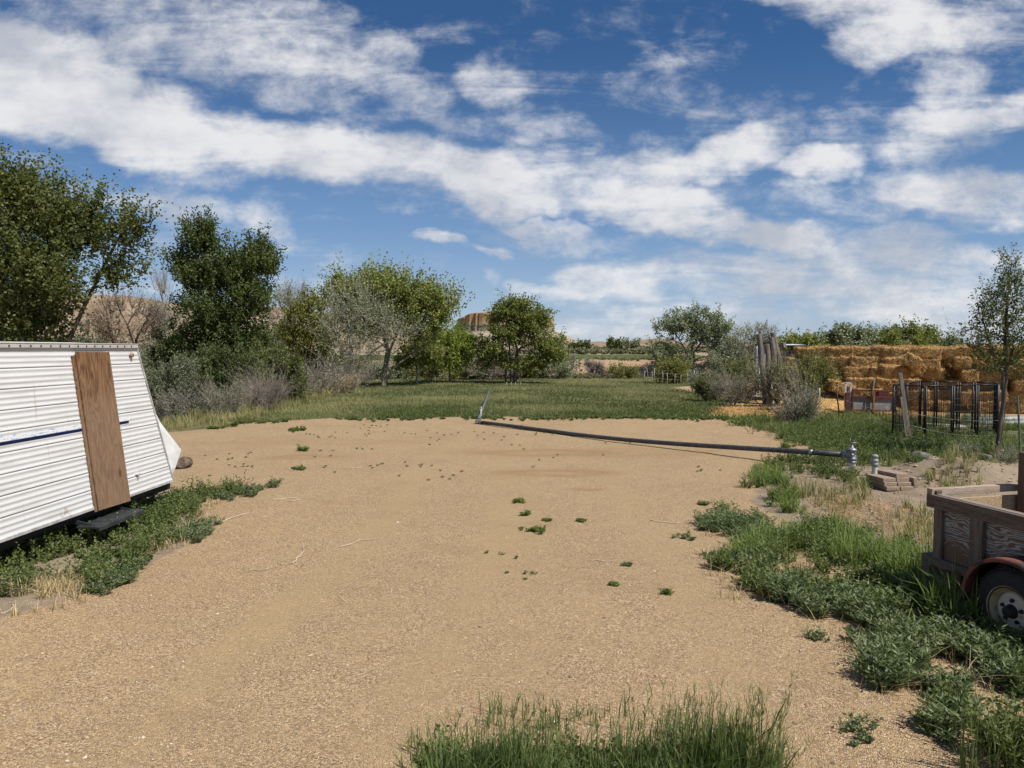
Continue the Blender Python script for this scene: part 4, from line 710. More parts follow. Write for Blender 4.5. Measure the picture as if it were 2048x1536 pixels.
mb = MB(); up = np.array([0, 0, 1.])
for k, (h0, h2) in enumerate(((.66, .83), (.36, .55), (.12, .28))):
    a, b, c = f0 + up * h0, f1 + up * (h0 + h2) / 2, f2 + up * h2
    for s, e in ((a, b), (b, c), (c, f3 + up * h2)):
        n = 16; L = np.linspace(0, 1, n)[:, None]; Pp = s + (e - s) * L; Pp[:, 2] -= (.10 + .05 * k) * np.sin(L[:, 0] * np.pi); Pp += rng.normal(size=Pp.shape) * .004; tube(mb, Pp, .0042, 4, False)
        for q_ in Pp[1:-1:1]: dd = norm(rng.normal(size=3)) * .03; tube(mb, np.array([q_ - dd, q_ + dd]), .003, 3, False)
mb.build('barbed_wire', m_wire, root, False, f0)
a = G(1822, 888); b = AT(1800, 746, a[1] + .1); mb = MB(); beam(mb, a - up * .1, b, .09, .05, up=(0, 1, 0)); o = mb.build('leaning_board', m_silver, None, False, a, .006); tag(o, 'tall silvery board leaning at the kennel end of the wire fence', 'board')
a = G(1816, 889); b = AT(1802, 794, a[1] + .1); mb = MB(); beam(mb, a - up * .1, b, .05, .03, up=(0, 1, 0)); o = mb.build('leaning_board', m_silver, None, False, a, .005); tag(o, 'shorter thin board propped against the tall leaning board', 'board')
m_white = plain('bleached_wood', (.36, .33, .285), .7)
a = G(1622, 842); b = AT(1639, 776, a[1]); mb = MB(); Pp = np.array([a, a + (b - a) * .45 + [.03, 0, 0], a + (b - a) * .8 + [.05, 0, 0], b]); tube(mb, Pp, [.035, .033, .03, .026], 8); tag(mb.build('bleached_pole', m_white, None, True, a), 'bent whitish pole stuck in the weeds before the loose straw', 'pole')
a = G(1521, 812); b = AT(1494, 785, a[1] + .25); mb = MB(); beam(mb, a + up * .02, b, .06, .03); tag(mb.build('leaning_board', m_white, None, False, a, .004), 'short pale board leaning in the large sagebrush at the straw edge', 'board')
a = G(1650, 818); b = AT(1645, 801, a[1]); mb = MB(); beam(mb, a, b, .07, .03); tag(mb.build('red_stake', plain('red_paint', (.25, .06, .04), .6), None, False, a), 'short red stake poking out of the weeds at the straw heap', 'stake')
m_log = wood_mat('grey_log', (.10, .10, .085), (.17, .165, .145), (.07, .06, .05), (1.0, 9, 9), 20)
a, b = G(1774, 880), G(1852, 899); mb = MB(); tube(mb, np.array([a + up * .05, b + up * .05]), [.07, .075], 10); tag(mb.build('log_pole', m_log, None, True, a), 'grey pole on the ground under the leaning board', 'log')
a, b = G(1886, 902), G(1978, 922); mb = MB(); tube(mb, np.array([a + up * .05, b + up * .05]), [.07, .08], 10); tag(mb.build('log_pole', m_log, None, True, a), 'grey green pole in the grass ending at the young tree foot', 'log')
for i, (x0, y0, x1, y1, r_, lab) in enumerate(((1932, 846, 2110, 843, .10, 'thick pale pipe on the ground behind the kennel, upper of the two'), (1945, 853, 2110, 851, .09, 'thick pale pipe lying before the other behind the kennel'), (1870, 858, 1990, 856, .05, 'thin pale pole on the ground behind the kennel middle'), (1795, 848, 1925, 856, .05, 'greyish plank like pole behind the kennel toward the rusty frame'))):
    a, b = G(x0, y0), G(x1, y1); mb = MB(); tube(mb, np.array([a + up * r_ * .8, b + up * r_ * .8]), r_, 10); o = mb.build('ground_pipe', m_pvcg if i < 2 else m_white, None, True, a); tag(o, lab, 'pipe' if i < 2 else 'pole')

# ------------------------------------------------------------------ rusty farm implement
m_red = noise_mat('dark_red_steel', (.12, .030, .025), (.06, .03, .025), 7, rough=.6); m_sheet = noise_mat('grey_sheet', (.17, .16, .15), (.27, .25, .23), 6); m_ora = plain('rust_orange', (.22, .085, .035), .75)
D = G(1740, 832)[1]; root = tag(empty('farm_implement', tuple(G(1742, 832))), 'dark red and grey low farm implement rusting before the bale stack', 'implement'); Oi = np.array(root.location)
def pb(mb, x0, y0, x1, y1, wd, dy=0, th=.06): beam(mb, AT(x0, y0, D + dy), AT(x1, y1, D + dy), th, wd, up=(0, 1, 0))
mb = MB(); [pb(mb, *a) for a in ((1705, 780, 1790, 783, .07), (1705, 793, 1792, 796, .06), (1706, 780, 1703, 822, .09), (1690, 820, 1795, 822, .07), (1792, 783, 1788, 826, .07), (1693, 822, 1692, 832, .08), (1702, 822, 1700, 834, .10), (1748, 822, 1746, 834, .10))]; mb.build('frame', m_red, root, False, Oi, .004)
mb = MB(); box(mb, (AT(1726, 808, D) + AT(1768, 808, D)) / 2 + [0, .05, 0], (1.42, .03, .42)); mb.build('sheet_panel', m_sheet, root, False, Oi)
mb = MB(); pb(mb, 1748, 783, 1746, 824, .06, -.06); mb.build('upright', m_ora, root, False, Oi)
mb = MB(); c = AT(1695, 803, D); box(mb, c, (.16, .05, .62)); mb.build('end_plate', m_red, root, False, Oi, .01); mb = MB(); c = AT(1763, 788, D + .3); box(mb, c, (.36, .3, .26)); mb.build('hopper', m_red, root, False, Oi, .01)
mb = MB(); [pb(mb, *a, .03) for a in ((1690, 766, 1702, 766, .03), (1691, 766, 1690, 815, .03), (1702, 766, 1699, 818, .045))]; mb.build('side_frame', m_alu, root, False, Oi)
mb = MB(); tube(mb, np.array([AT(1742, 805, D - .1), AT(1745, 780, D - .1), AT(1750, 757, D - .1)]), [.03, .03, .02], 8); mb.build('lever', plain('lever_wood', (.16, .13, .10)), root, True, Oi)

# ------------------------------------------------------------------ shed and its leaning posts
m_shed, nt, out = material('whitewashed_boards'); P = ocoord(nt); n = noise(nt, nd(nt, 'ShaderNodeMapping', {'Vector': P, 'Scale': (8, 8, .8)}).outputs[0], 1.5, 5, .65); fr = mth(nt, 'FRACT', mth(nt, 'MULTIPLY', nd(nt, 'ShaderNodeSeparateXYZ', {0: P}).outputs[0], 5.2))
col = mix(nt, smooth(nt, n, .42, .7), (.74, .76, .80), (.48, .48, .50)); col = mix(nt, mth(nt, 'MULTIPLY', smooth(nt, fr, .06, .02), .75), col, (.12, .11, .10)); princ(nt, out, col, .8, .2, 0, n, .3, .01)
DS = 33.0; root = tag(empty('shed', tuple(on(*AT(1530, 800, DS)[:2]))), 'narrow whitewashed board shed with dark gap below, at the bale stack end', 'shed'); Os = np.array(root.location)
s0, s1 = AT(1509, 790, DS), AT(1546, 790, DS - .7); hsz = AT(1509, 692, DS)[2]; w0 = s0.copy(); w0[2] = .28; w1 = s1.copy(); w1[2] = .28; d = w1 - w0; L = np.linalg.norm(d)
mb = MB(); nb = 7
for i in range(nb):
    a, b = w0 + d * (i + .03) / nb, w0 + d * (i + .97) / nb; c = (a + b) / 2; zt = hsz + .28 * i / nb + rng.uniform(-.03, .03); zb_ = .25 + rng.uniform(-.05, .08); beam(mb, [c[0], c[1], zb_], [c[0], c[1], zt], L / nb * .95, .025, up=(d / L))
mb.build('wall', m_shed, root, False, Os)
mb = MB(); bk = np.array([.25, 3.2, 0]); box(mb, (w0 + w1) / 2 + [1.3, 1.6, hsz / 2 - .2], (1.6, 2.4, hsz - .6)); mb.build('shed_body', plain('shed_dark', (.06, .055, .05)), root, False, Os)
mb = MB(); a, b = AT(1512, 690, DS - .1), AT(1552, 682, DS - .8); beam(mb, a, b, .14, .10); a2 = AT(1548, 697, DS - .9); b2 = AT(1570, 690, DS - 1.4); beam(mb, a2, b2, .18, .22); mb.build('header_beam', m_silver, root, False, Os, .01)
mb = MB(); a = AT(1566, 690, DS + .5); b = AT(1612, 689.5, DS - .8); V = [a, b, b + [0, 1.5, .04], a + [0, 1.5, .04]]; V = V + [v - np.array([0, 0, .035]) for v in V]; mb.add(np.array(V), q=[[0, 1, 2, 3], [7, 6, 5, 4], [0, 4, 5, 1], [1, 5, 6, 2], [2, 6, 7, 3], [3, 7, 4, 0]]); mb.build('roof', plain('white_roof_sheet', (.72, .73, .74), .4), root, False, Os)
lp = [((1532, 808), (1518, 669), .115, .10, 'grey weathered post leaning at the shed, first of the group from the large sagebrush'), ((1541, 808), (1534, 690), .10, .12, 'short split weathered post between the taller leaning shed posts'), ((1556, 812), (1543, 675), .13, .12, 'upright thick dark post at the shed corner'), ((1575, 815), (1546, 665), .135, .11, 'tallest thick post leaning most steeply across the shed corner')]
for (bx, by), (tx, ty), r0, r1, lab in lp:
    a = G(bx, by); a = on(*AT(bx, by, 31.2)[:2]); b = AT(tx, ty, 31.6); mb = MB(); k = np.linspace(0, 1, 7)[:, None]; Pp = a - [0, 0, .15] + (b - a + [0, 0, .15]) * k; Pp[1:-1] += rng.normal(size=(5, 3)) * .015; tube(mb, Pp, np.linspace(r0, r1, 7) * (1 + rng.normal(size=7) * .05), 11); tag(mb.build('leaning_post', m_silver, None, False, a), lab, 'post', 'weathered posts leaning on the shed')

# ------------------------------------------------------------------ straw bales
m_bale, nt, out = material('straw_bale'); P = ocoord(nt); a = attr(nt, 'rnd'); oi = nd(nt, 'ShaderNodeObjectInfo').outputs['Random']
n = noise(nt, nd(nt, 'ShaderNodeMapping', {'Vector': P, 'Scale': (1, 2.2, 3)}).outputs[0], 9, 7, .75)
col = ramp(nt, mth(nt, 'MULTIPLY_ADD', n, .8, mth(nt, 'MULTIPLY_ADD', a, .45, -.12)), [(.18, (.075, .038, .014)), (.40, (.33, .19, .072)), (.66, (.60, .40, .165)), (1., (.80, .62, .35))])
col = mix(nt, mth(nt, 'MULTIPLY', smooth(nt, oi, .4, 1.), .40), col, (.34, .19, .075)); princ(nt, out, col, .85, .15, 0, n, .8, .03)
m_loose = m_bale
def straws(mb, P, Nn, n, rg, L=(.06, .16), wd=.0035, lay=.75):
    k = rg.integers(0, len(P), n); p = P[k] + rg.normal(size=(n, 3)) * .012; nn = Nn[k]; T = norm(rg.normal(size=(n, 3))); T = norm(T - nn * np.sum(T * nn, 1, keepdims=True) * lay + nn * rg.uniform(0, .25, (n, 1)))
    L = rg.uniform(*L, n)[:, None]; S_ = norm(np.cross(T, nn + rg.normal(size=(n, 3)) * .3)); p = p + nn * .006
    V = np.stack([p - T * L * .5 + S_ * wd, p - T * L * .5 - S_ * wd, p + T * L * .5 - S_ * wd, p + T * L * .5 + S_ * wd], 1).reshape(-1, 3); mb.add(V, q=np.arange(n * 4).reshape(n, 4), r=rg.uniform(.1, 1, n))
def bale_mesh(seed, L=.92, Wd=.48, Hh=.385):
    import bmesh
    rg = np.random.default_rng(seed); bm = bmesh.new(); bmesh.ops.create_cube(bm, size=1); bmesh.ops.subdivide_edges(bm, edges=bm.edges[:], cuts=9, use_grid_fill=True)
    V = np.array([v.co[:] for v in bm.verts]); q = [[v.index for v in f.verts] for f in bm.faces]; bm.free()
    e = np.abs(V) * 2; V = V * (1 - .045 * np.sort(e, 1)[:, 1:2] ** 8) ; N_ = norm(np.sign(V) * (np.abs(V) * 2) ** 6)
    V = V * [L, Wd, Hh]; nz = vnoise(V[:, 0] * 9 + V[:, 2] * 7, V[:, 1] * 9 - V[:, 2] * 5, 1, seed, 3) - .5; V = V + N_ * nz[:, None] * .085
    V[:, 2] += .02 * np.cos(V[:, 0] * 6 + seed); mb = MB(); mb.add(V, q=q, r=np.random.default_rng(seed).uniform(.3, .6, len(q))); straws(mb, V, N_, 1500, rg, (.07, .2), .0055, .7)
    return mb.mesh('straw_bale', m_bale, True)
BM = [bale_mesh(s) for s in (1, 2, 3, 4)]
A0 = np.array([*AT(1600, 760, 29.0)[:2], 0]); A1 = np.array([*AT(2062, 760, 26.0)[:2], 0]); be = A1 - A0; LL = np.linalg.norm(be); be = be / LL; bn = np.array([be[1], -be[0], 0]); bang = math.atan2(be[1], be[0])
if bn[1] > 0: bn = -bn
rw = ['bottom', 'second', 'third', 'fourth', 'fifth', 'top']; od = ['first', 'second', 'third', 'fourth', 'fifth', 'sixth', 'seventh', 'eighth', 'ninth', 'tenth', 'eleventh', 'twelfth', 'thirteenth', 'fourteenth', 'fifteenth', 'sixteenth', 'seventeenth', 'eighteenth', 'nineteenth', 'twentieth']
bales = []; rb = random.Random(7)
proto = bpy.data.objects.new('straw_bale', BM[0])
def bale(pos, rz, tilt=(0, 0), lab='', mesh=None):
    o = proto.copy(); o.data = mesh or rb.choice(BM); scn.collection.objects.link(o); o.location = pos; o.rotation_euler = (tilt[0] + (math.pi if rb.random() < .5 else 0), tilt[1], rz); tag(o, lab, 'straw bale', 'stacked straw bales'); bales.append(o)
for r in range(6):
    s = [.3, .0, .25, .1, .0, .15][r] - .6; k = 0
    while s < LL + .2:
        endon = rb.random() < .42; wd = .47 if endon else .90
        px_s = 1600 + 462 * (s + wd / 2) / LL
        set_ = (.0, .0, -.18, -.22, -.75, -.80)[r]
        if px_s < 1690: set_ = (-.5, -.55, -.8, -.9, -1.0, -1.0)[r]
        elif px_s < 1850: set_ += (.55, .5, .42, .0, .1, .1)[r]
        elif r >= 4: set_ += .55
        set_ += rb.uniform(-.30, .22)
        skip = (r == 5 and rb.random() < .13) or (r == 4 and 1765 < px_s < 1842) or (r == 3 and 1640 < px_s < 1668) or rb.random() < .03
        if not skip:
            c = A0 + be * (s + wd / 2) + bn * (set_ - (.46 if endon else .24)); bale(c + np.array([0, 0, .20 + r * .395 + rb.uniform(-.03, .03)]), bang + (math.pi / 2 if endon else 0) + rb.uniform(-.14, .14), (rb.uniform(-.09, .09), rb.uniform(-.08, .08)), f'straw bale, {rw[r]} row of the stack, {od[min(k, 19)]} from the shed end')
        k += 1; s += wd + rb.uniform(.01, .10)
for k in range(10):
    c = A0 + be * (k * .93 + .2) + bn * (-1.75); bale(c + np.array([0, 0, .2 + 5 * .395 + rb.uniform(.0, .05)]), bang, (0, 0), f'straw bale set back behind the top row, {od[k]} from the shed end')
for k in range(10):
    c = A0 + be * (k * .93 + .2) + bn * (-1.75); bale(c + np.array([0, 0, .2 + 4 * .395]), bang, (0, 0), f'straw bale set back behind the fifth row, {od[k]} from the shed end')
for k in range(8):
    c = A0 + be * (k * .93 + .2) + bn * (-1.8); bale(c + np.array([0, 0, .2 + 3 * .395]), bang, (0, 0), f'straw bale set back behind the fourth row, {od[k]} from the shed end')
for k in range(6):
    c = A0 + be * (k * .93 + .2) + bn * (-1.6); bale(c + np.array([0, 0, .2 + 2 * .395]), bang, (0, 0), f'straw bale set back behind the third row, {od[k]} from the shed end')
Pt = lambda px, py, Dd: AT(px, py, Dd)
bale(Pt(1828, 729, 26.2), bang + 1.2, (.5, .35), 'loose straw bale tipped over the middle ledge of the stack, its end hanging down'); bale(Pt(1797, 724, 26.8), bang + .15, (.08, -.1), 'straw bale on the middle ledge behind the tipped bale'); bale(Pt(1786, 742, 26.5), bang + .4, (.2, .1), 'straw bale slumped on the ledge below the tipped bale')
bale(Pt(1680, 776, 26.6), bang + .5, (.1, .25), 'straw bale fallen on the loose straw beside the rusty implement', BM[1]); bale(Pt(1650, 758, 27.6), bang + .9, (.15, .3), 'dark straw bale slumped in the recess above the loose straw', BM[2])
# loose straw heap
gxs, gys = np.meshgrid(np.linspace(-2.6, 3.6, 70), np.linspace(-2.2, 1.6, 50)); cS = np.array([*AT(1650, 790, 26.6)[:2], 0]); hx, hy = gxs.ravel(), gys.ravel()
hh = .62 * np.exp(-((hx + .1) / 1.1) ** 2 - ((hy - .3) / .9) ** 2) + .34 * np.exp(-((hx - 1.7) / 1.5) ** 2 - ((hy - .5) / .8) ** 2) + .10 * np.exp(-(hx / 2.2) ** 2 - ((hy + .6) / 1.1) ** 2) - .06; hh = hh + (vnoise(hx, hy, 4, 51) - .5) * .16 * np.clip(hh * 4, 0, 1)
V = np.stack([cS[0] + hx, cS[1] + hy, hz(cS[0] + hx, cS[1] + hy) + hh], 1); mb = MB(); ii = (np.arange(49)[:, None] * 70 + np.arange(69)[None]).ravel(); mb.add(V, q=np.stack([ii, ii + 1, ii + 71, ii + 70], 1), r=.65)
keep = V[hh > -.04]; straws(mb, keep, np.tile([[0, -.25, .97]], (len(keep), 1)), 9000, rng, (.08, .25), .004)
px_, py_ = rng.uniform(7.2, 14.2, 9000), rng.uniform(22.5, 30, 9000); ok = sdf(STRAW, px_, py_) > rng.uniform(-.4, .5, 9000); Vs = np.stack([px_[ok], py_[ok], hz(px_[ok], py_[ok]) + .012], 1); straws(mb, Vs, np.tile([[0, 0, 1.]], (len(Vs), 1)), 9000, rng, (.06, .2), .006)
tag(mb.build('loose_straw', m_loose, None, True), 'loose golden straw heaped at the foot of the bale stack', 'straw', kind='stuff')

# ------------------------------------------------------------------ pasture fence of crooked pickets, utility poles far off
root = tag(empty('field_fence', tuple(on(*AT(1350, 772, 44)[:2]))), 'rough fence of thin crooked pickets at the far corner of the field', 'fence'); Of = np.array(root.location)
Dp = 46
for px, tp, bt, dd in ((1288, 741, 752, 4), (1296, 738, 754, 4), (1304, 742, 756, 3), (1311, 737, 757, 3), (1325, 742, 762, 2), (1335, 745, 768, 0), (1350, 747, 766, 2), (1362, 750, 768, 1), (1372, 746, 768, 2), (1393, 741, 772, 0)):
    b = on(*AT(px, bt, Dp + dd)[:2]); t_ = AT(px + rng.uniform(-3, 3), tp, Dp + dd); t_[2] = max(t_[2], b[2] + .6); mb = MB(); tube(mb, np.array([b - [0, 0, .1], (b + t_) / 2 + rng.normal(size=3) * .03, t_]), [.022, .02, .015], 6); mb.build('picket', m_white, root, True, Of)
mb = MB(); a, b = on(*AT(1285, 752, Dp + 4)[:2]), on(*AT(1395, 770, Dp)[:2])
for hh_ in (.4, .75): tube(mb, np.array([a + up * hh_, (a + b) / 2 + up * (hh_ - .06), b + up * hh_]), .008, 4)
mb.build('fence_wire', m_wire, root, False, Of)
Dc = 40; b = on(*AT(1385, 780, Dc)[:2]); t_ = AT(1388, 742, Dc); mb = MB(); tube(mb, np.array([b - [0, 0, .1], b + (t_ - b) * .35 + [-.05, 0, 0], b + (t_ - b) * .75 + [-.02, 0, 0], t_ + [.04, 0, .05]]), [.045, .04, .038, .03], 8); tag(mb.build('crooked_post', m_white, None, True, b), 'single tall crooked whitish post at the field corner', 'post')
for i, (px, tp, bt) in enumerate(((1183, 690, 712), (1193, 691, 712))):
    b = AT(px, bt, 150); b[2] = float(hz(b[0], b[1])); t_ = AT(px, tp, 150); root = tag(empty('utility_pole', tuple(b)), 'thin far utility pole on the plain, ' + ('one nearer the mesa' if i == 0 else 'one further from the mesa'), 'utility pole'); mb = MB(); tube(mb, np.array([b, t_]), .10, 6); mb.build('pole', m_log, root, False, b); mb = MB(); beam(mb, t_ + [-.4, 0, -.15], t_ + [.4, 0, -.15], .10, .10); mb.build('crossarm', m_log, root, False, b)
for i, px in enumerate((1013, 1022, 1031, 1041)):
    b = on(*AT(px, 766, 45)[:2]); mb = MB(); tube(mb, np.array([b - [0, 0, .05], b + [rng.uniform(-.03, .03), 0, .28]]), .016, 6); tag(mb.build('marker_stake', m_white, None, True, b), 'short pale stake before the lone drooping tree, ' + ['first', 'second', 'third', 'fourth'][i] + ' from the cottonwood side', 'stake', 'stakes before the lone tree')
# ------------------------------------------------------------------ ground plants
def blades(mb, P, n_, Hh, Wd, rg, lean=.35, seg=3, r=None, wind=(.12, .0)):
    """curved grass blades: n_ per point of P"""
    P = np.repeat(P, n_, 0); N_ = len(P); Hh = np.broadcast_to(Hh, (N_,)) if np.ndim(Hh) == 0 else np.repeat(Hh, n_)
    a = rg.uniform(0, 2 * np.pi, N_); ln = np.abs(rg.normal(size=N_)) * lean; h_ = Hh * rg.uniform(.55, 1.15, N_); d = np.stack([np.cos(a), np.sin(a), 0 * a], 1); d[:, 0] += wind[0]; d[:, 1] += wind[1]
    s_ = np.stack([-np.sin(a + rg.normal(size=N_) * .6), np.cos(a), 0 * a], 1); base = P + np.stack([rg.normal(size=N_), rg.normal(size=N_), 0 * a], 1) * .02; W_ = Wd * rg.uniform(.6, 1.2, N_)
    V = []; us = np.linspace(0, 1, seg + 1)
    for u in us[:-1]:
        c = base + np.array([0, 0, 1]) * (h_ * (u - .25 * u * u * np.minimum(ln, 1.2)))[:, None] + d * (h_ * ln * u ** 1.8)[:, None]; w_ = (W_ * (1 - u * .55))[:, None]; V += [c - s_ * w_, c + s_ * w_]
    V.append(base + np.array([0, 0, 1]) * (h_ * (1 - .25 * np.minimum(ln, 1.2)))[:, None] + d * (h_ * ln)[:, None])
    k = len(V); V = np.stack(V, 1).reshape(-1, 3); b = (np.arange(N_) * k)[:, None]
    q = np.concatenate([b + np.array([2*i, 2*i+1, 2*i+3, 2*i+2]) for i in range(seg - 1)], 0) if seg > 1 else None; t = b + np.array([2*(seg-1), 2*(seg-1)+1, k-1])
    r_ = np.clip(rg.normal(.5, .22, N_), 0, 1) if r is None else np.clip(np.repeat(r, n_) + rg.normal(size=N_) * .13, 0, 1)
    s0 = mb.n; mb.v.append(V); mb.n += len(V)
    if q is not None: mb.q.append(q + s0); mb.rq.append(np.tile(r_, seg - 1))
    mb.t.append(t + s0); mb.rt.append(r_)
def weed(mb, P, Hh, rg, stems=6, lv=16, L=.045, W=.006, spread=.5, r=None, up=.55):
    """leafy weeds: stems from each point carrying narrow leaves"""
    n = len(P); Hh = np.broadcast_to(Hh, (n,)); k = np.repeat(np.arange(n), stems); a = rg.uniform(0, 6.283, len(k)); sp = rg.uniform(.1, 1, len(k)) * spread * 1.4
    D_ = norm(np.stack([np.cos(a) * sp, np.sin(a) * sp, np.ones(len(k))], 1)); SL = Hh[k] * rg.uniform(.6, 1.1, len(k)); B_ = P[k] + np.stack([np.cos(a), np.sin(a), 0 * a], 1) * (Hh[k] * .1)[:, None]
    s_ = np.stack([-np.sin(a), np.cos(a), 0 * a], 1) * .0022; V = np.stack([B_ - s_, B_ + s_, B_ + D_ * SL[:, None]], 1).reshape(-1, 3); rr = np.full(n, .5) if r is None else r
    mb.add(V, t=np.arange(len(V)).reshape(-1, 3), r=rr[k])
    j = np.repeat(np.arange(len(k)), lv); u = rg.random(len(j)) ** .75; p = B_[j] + D_[j] * (SL[j] * u)[:, None]; b = rg.uniform(0, 6.283, len(j)); T = norm(np.stack([np.cos(b), np.sin(b), 0 * b], 1) + D_[j] * up + np.array([0, 0, .1]))
    leafq(mb, p, T, L * rg.uniform(.6, 1.25, len(j)) * (1.15 - .5 * u), W * rg.uniform(.7, 1.3, len(j)), np.clip(rr[k][j] + rg.normal(size=len(j)) * .15 + (u - .5) * .2, 0, 1), rg)
KEEP = [(*G(1703, 944)[:2], .40), (*G(1749, 950)[:2], .38), (*G(1800, 975)[:2], .55), (*G(1925, 965)[:2], .5)]
def scat(poly, n, rg, soft_=.25, px=True, keepn=None):
    pg = gpoly(poly) if px else poly; pg = np.array(pg); lo, hi = pg.min(0) - .3, pg.max(0) + .3; x = rg.uniform(lo[0], hi[0], n * 6); y = rg.uniform(lo[1], hi[1], n * 6)
    d = sdf(pg, x, y) + (vnoise(x, y, 2.2, 71) - .5) * soft_ * 3; ok = d > rg.uniform(-.5, 1, len(x)) * soft_
    for kx, ky, kr in KEEP: ok &= np.hypot((x - kx) / kr, (y - ky + kr * .7) / (kr * 1.7)) > 1
    ok = np.where(ok)[0][:n]; x, y = x[ok], y[ok]; return np.stack([x, y, hz(x, y)], 1)
Gm = leaf_mat('grass_green', (.034, .048, .015), (.108, .126, .046), .3); Gf = leaf_mat('field_grass', (.050, .068, .020), (.185, .175, .082), .25); Gd = leaf_mat('grass_deep', (.028, .044, .012), (.090, .118, .038), .3)
Gk = leaf_mat('kochia_leaf', (.040, .056, .024), (.128, .152, .074), .25); Gl = leaf_mat('leafy_weed', (.036, .054, .015), (.105, .125, .042), .28); Gy = leaf_mat('dry_grass', (.16, .125, .07), (.36, .28, .16), .2); Gw = leaf_mat('wheaty_grass', (.10, .10, .04), (.24, .21, .10), .25)
Gs = leaf_mat('seed_head_green', (.055, .068, .024), (.15, .16, .068), .3)
Gt = leaf_mat('arching_grass', (.042, .062, .016), (.130, .165, .050), .35)
def stuff(mb, name, m, lab): return tag(mb.build(name, m), lab, 'vegetation', kind='stuff')
rg = np.random.default_rng(5)
# field
n = 62000; yy = 23.5 + 37 * rg.random(n) ** 1.5; xx = rg.uniform(-.58, .36, n) * yy; ok = sdf(FIELD, xx, yy) > rg.uniform(-.3, .3, n); xx, yy = xx[ok], yy[ok]; pt = vnoise(xx, yy, .35, 91, 4); edge = np.exp(-np.maximum(sdf(FIELD, xx, yy), 0) / .9) * (yy < 32)
dry = np.clip((pt - .42) * 2.2 + sstep(30, 50, yy) * .12 * (xx > 3) + .12 + sstep(-4, -9, xx) * .25 * (yy < 34) - edge * .35, 0, 1); mb = MB(); blades(mb, np.stack([xx, yy, hz(xx, yy)], 1), 5, .06 + .10 * rg.random(len(xx)) * (.5 + pt), .008 + .0, rg, .5, 2, dry); stuff(mb, 'field_grass', Gf, 'short patchy pasture grass beyond the gravel')
# dry grass strip at the far left of the field
mb = MB(); P = scat([(335,862),(430,850),(520,836),(640,800),(700,776),(640,775),(560,798),(470,815),(340,835)], 2600, rg, .5); blades(mb, P, 7, .18 + .25 * rg.random(len(P)), .007, rg, .4, 3, np.clip(vnoise(P[:, 0], P[:, 1], .9, 3) * 1.4 - .2, 0, 1)); stuff(mb, 'dry_grass', Gw, 'mixed dry and green tall grass under the shrubs along the field')
mb = MB(); P = scat([(520,822),(620,793),(700,778),(690,770),(600,785),(520,808)], 500, rg, .4); blades(mb, P, 8, .3 + .3 * rg.random(len(P)), .008, rg, .3, 3); stuff(mb, 'straw_grass', Gy, 'pale dry bunch grass beneath the purple grey brush')
# green strip along the wire fence
mb = MB(); P = scat([(1440,838),(1530,836),(1640,826),(1700,824),(1850,836),(2100,845),(2150,925),(1900,926),(1780,930),(1690,930),(1640,900),(1560,868)], 5200, rg, .5); pt = vnoise(P[:, 0], P[:, 1], .8, 15, 4); P = P[pt > .37]; pt = pt[pt > .37]; blades(mb, P, 9, .05 + .30 * rg.random(len(P)) * (.3 + pt), .0065, rg, .45, 3, np.clip(pt * 1.3 - .15, 0, 1)); stuff(mb, 'fence_grass', Gm, 'rank green grass along the wire fence and kennel')
mb = MB(); P = scat([(1500,845),(1640,830),(1800,840),(2080,855),(2100,920),(1760,928),(1620,895)], 900, rg, .4); P = P[vnoise(P[:, 0], P[:, 1], .9, 66) > .5]; blades(mb, P, 6, .12 + .28 * rg.random(len(P)), .005, rg, .5, 3); stuff(mb, 'fence_dry_grass', Gw, 'half dry grass mixed into the green by the fence')
mb = MB(); P = scat([(1520,868),(1600,850),(1800,860),(2060,900),(2060,925),(1700,930),(1600,900)], 420, rg, .4); weed(mb, P, .18 + .25 * rg.random(len(P)), rg, 7, 16, .05, .009, .7, np.clip(rg.normal(.45, .2, len(P)), 0, 1)); stuff(mb, 'fence_weeds', Gl, 'leafy weeds among the grass by the wire fence')
# right verge: a ragged mix of grey green kochia, arching grass and dark leafy weeds
K1 = [([(1395,1065),(1440,1020),(1500,1028),(1560,1090),(1540,1110),(1470,1095)], 200), ([(1400,1135),(1450,1125),(1560,1140),(1500,1170)], 70), ([(1520,1170),(1600,1170),(1720,1200),(1800,1270),(1800,1305),(1740,1300),(1640,1255),(1530,1195)], 420), ([(1720,1380),(1790,1310),(1880,1290),(1960,1310),(2045,1345),(2060,1400),(1990,1385),(1920,1380),(1930,1440),(1890,1480),(1790,1450),(1740,1420)], 520)]
mk, ml, mg = MB(), MB(), MB()
for pg, n in K1:
    P = scat(pg, n, rg, .13); pt = vnoise(P[:, 0], P[:, 1], 1.9, 19); sp = vnoise(P[:, 0], P[:, 1], 1.1, 57); k = (pt > .415); P, pt, sp = P[k], pt[k], sp[k]; a = sp < .62
    weed(mk, P[a], .04 + .27 * rg.random(a.sum()) ** 1.3 * (pt[a] + .3), rg, 8, 17, .074, .0062, .8, np.clip(rg.normal(.5, .2, a.sum()), 0, 1))
    weed(ml, P[~a], .05 + .2 * rg.random((~a).sum()), rg, 8, 16, .04, .008, .7, np.clip(rg.normal(.5, .2, (~a).sum()), 0, 1)); g_ = P[(pt > .5) & (rg.random(len(P)) < .16)]; blades(mg, g_, 7, .12 + .2 * rg.random(len(g_)), .005, rg, .6, 4)
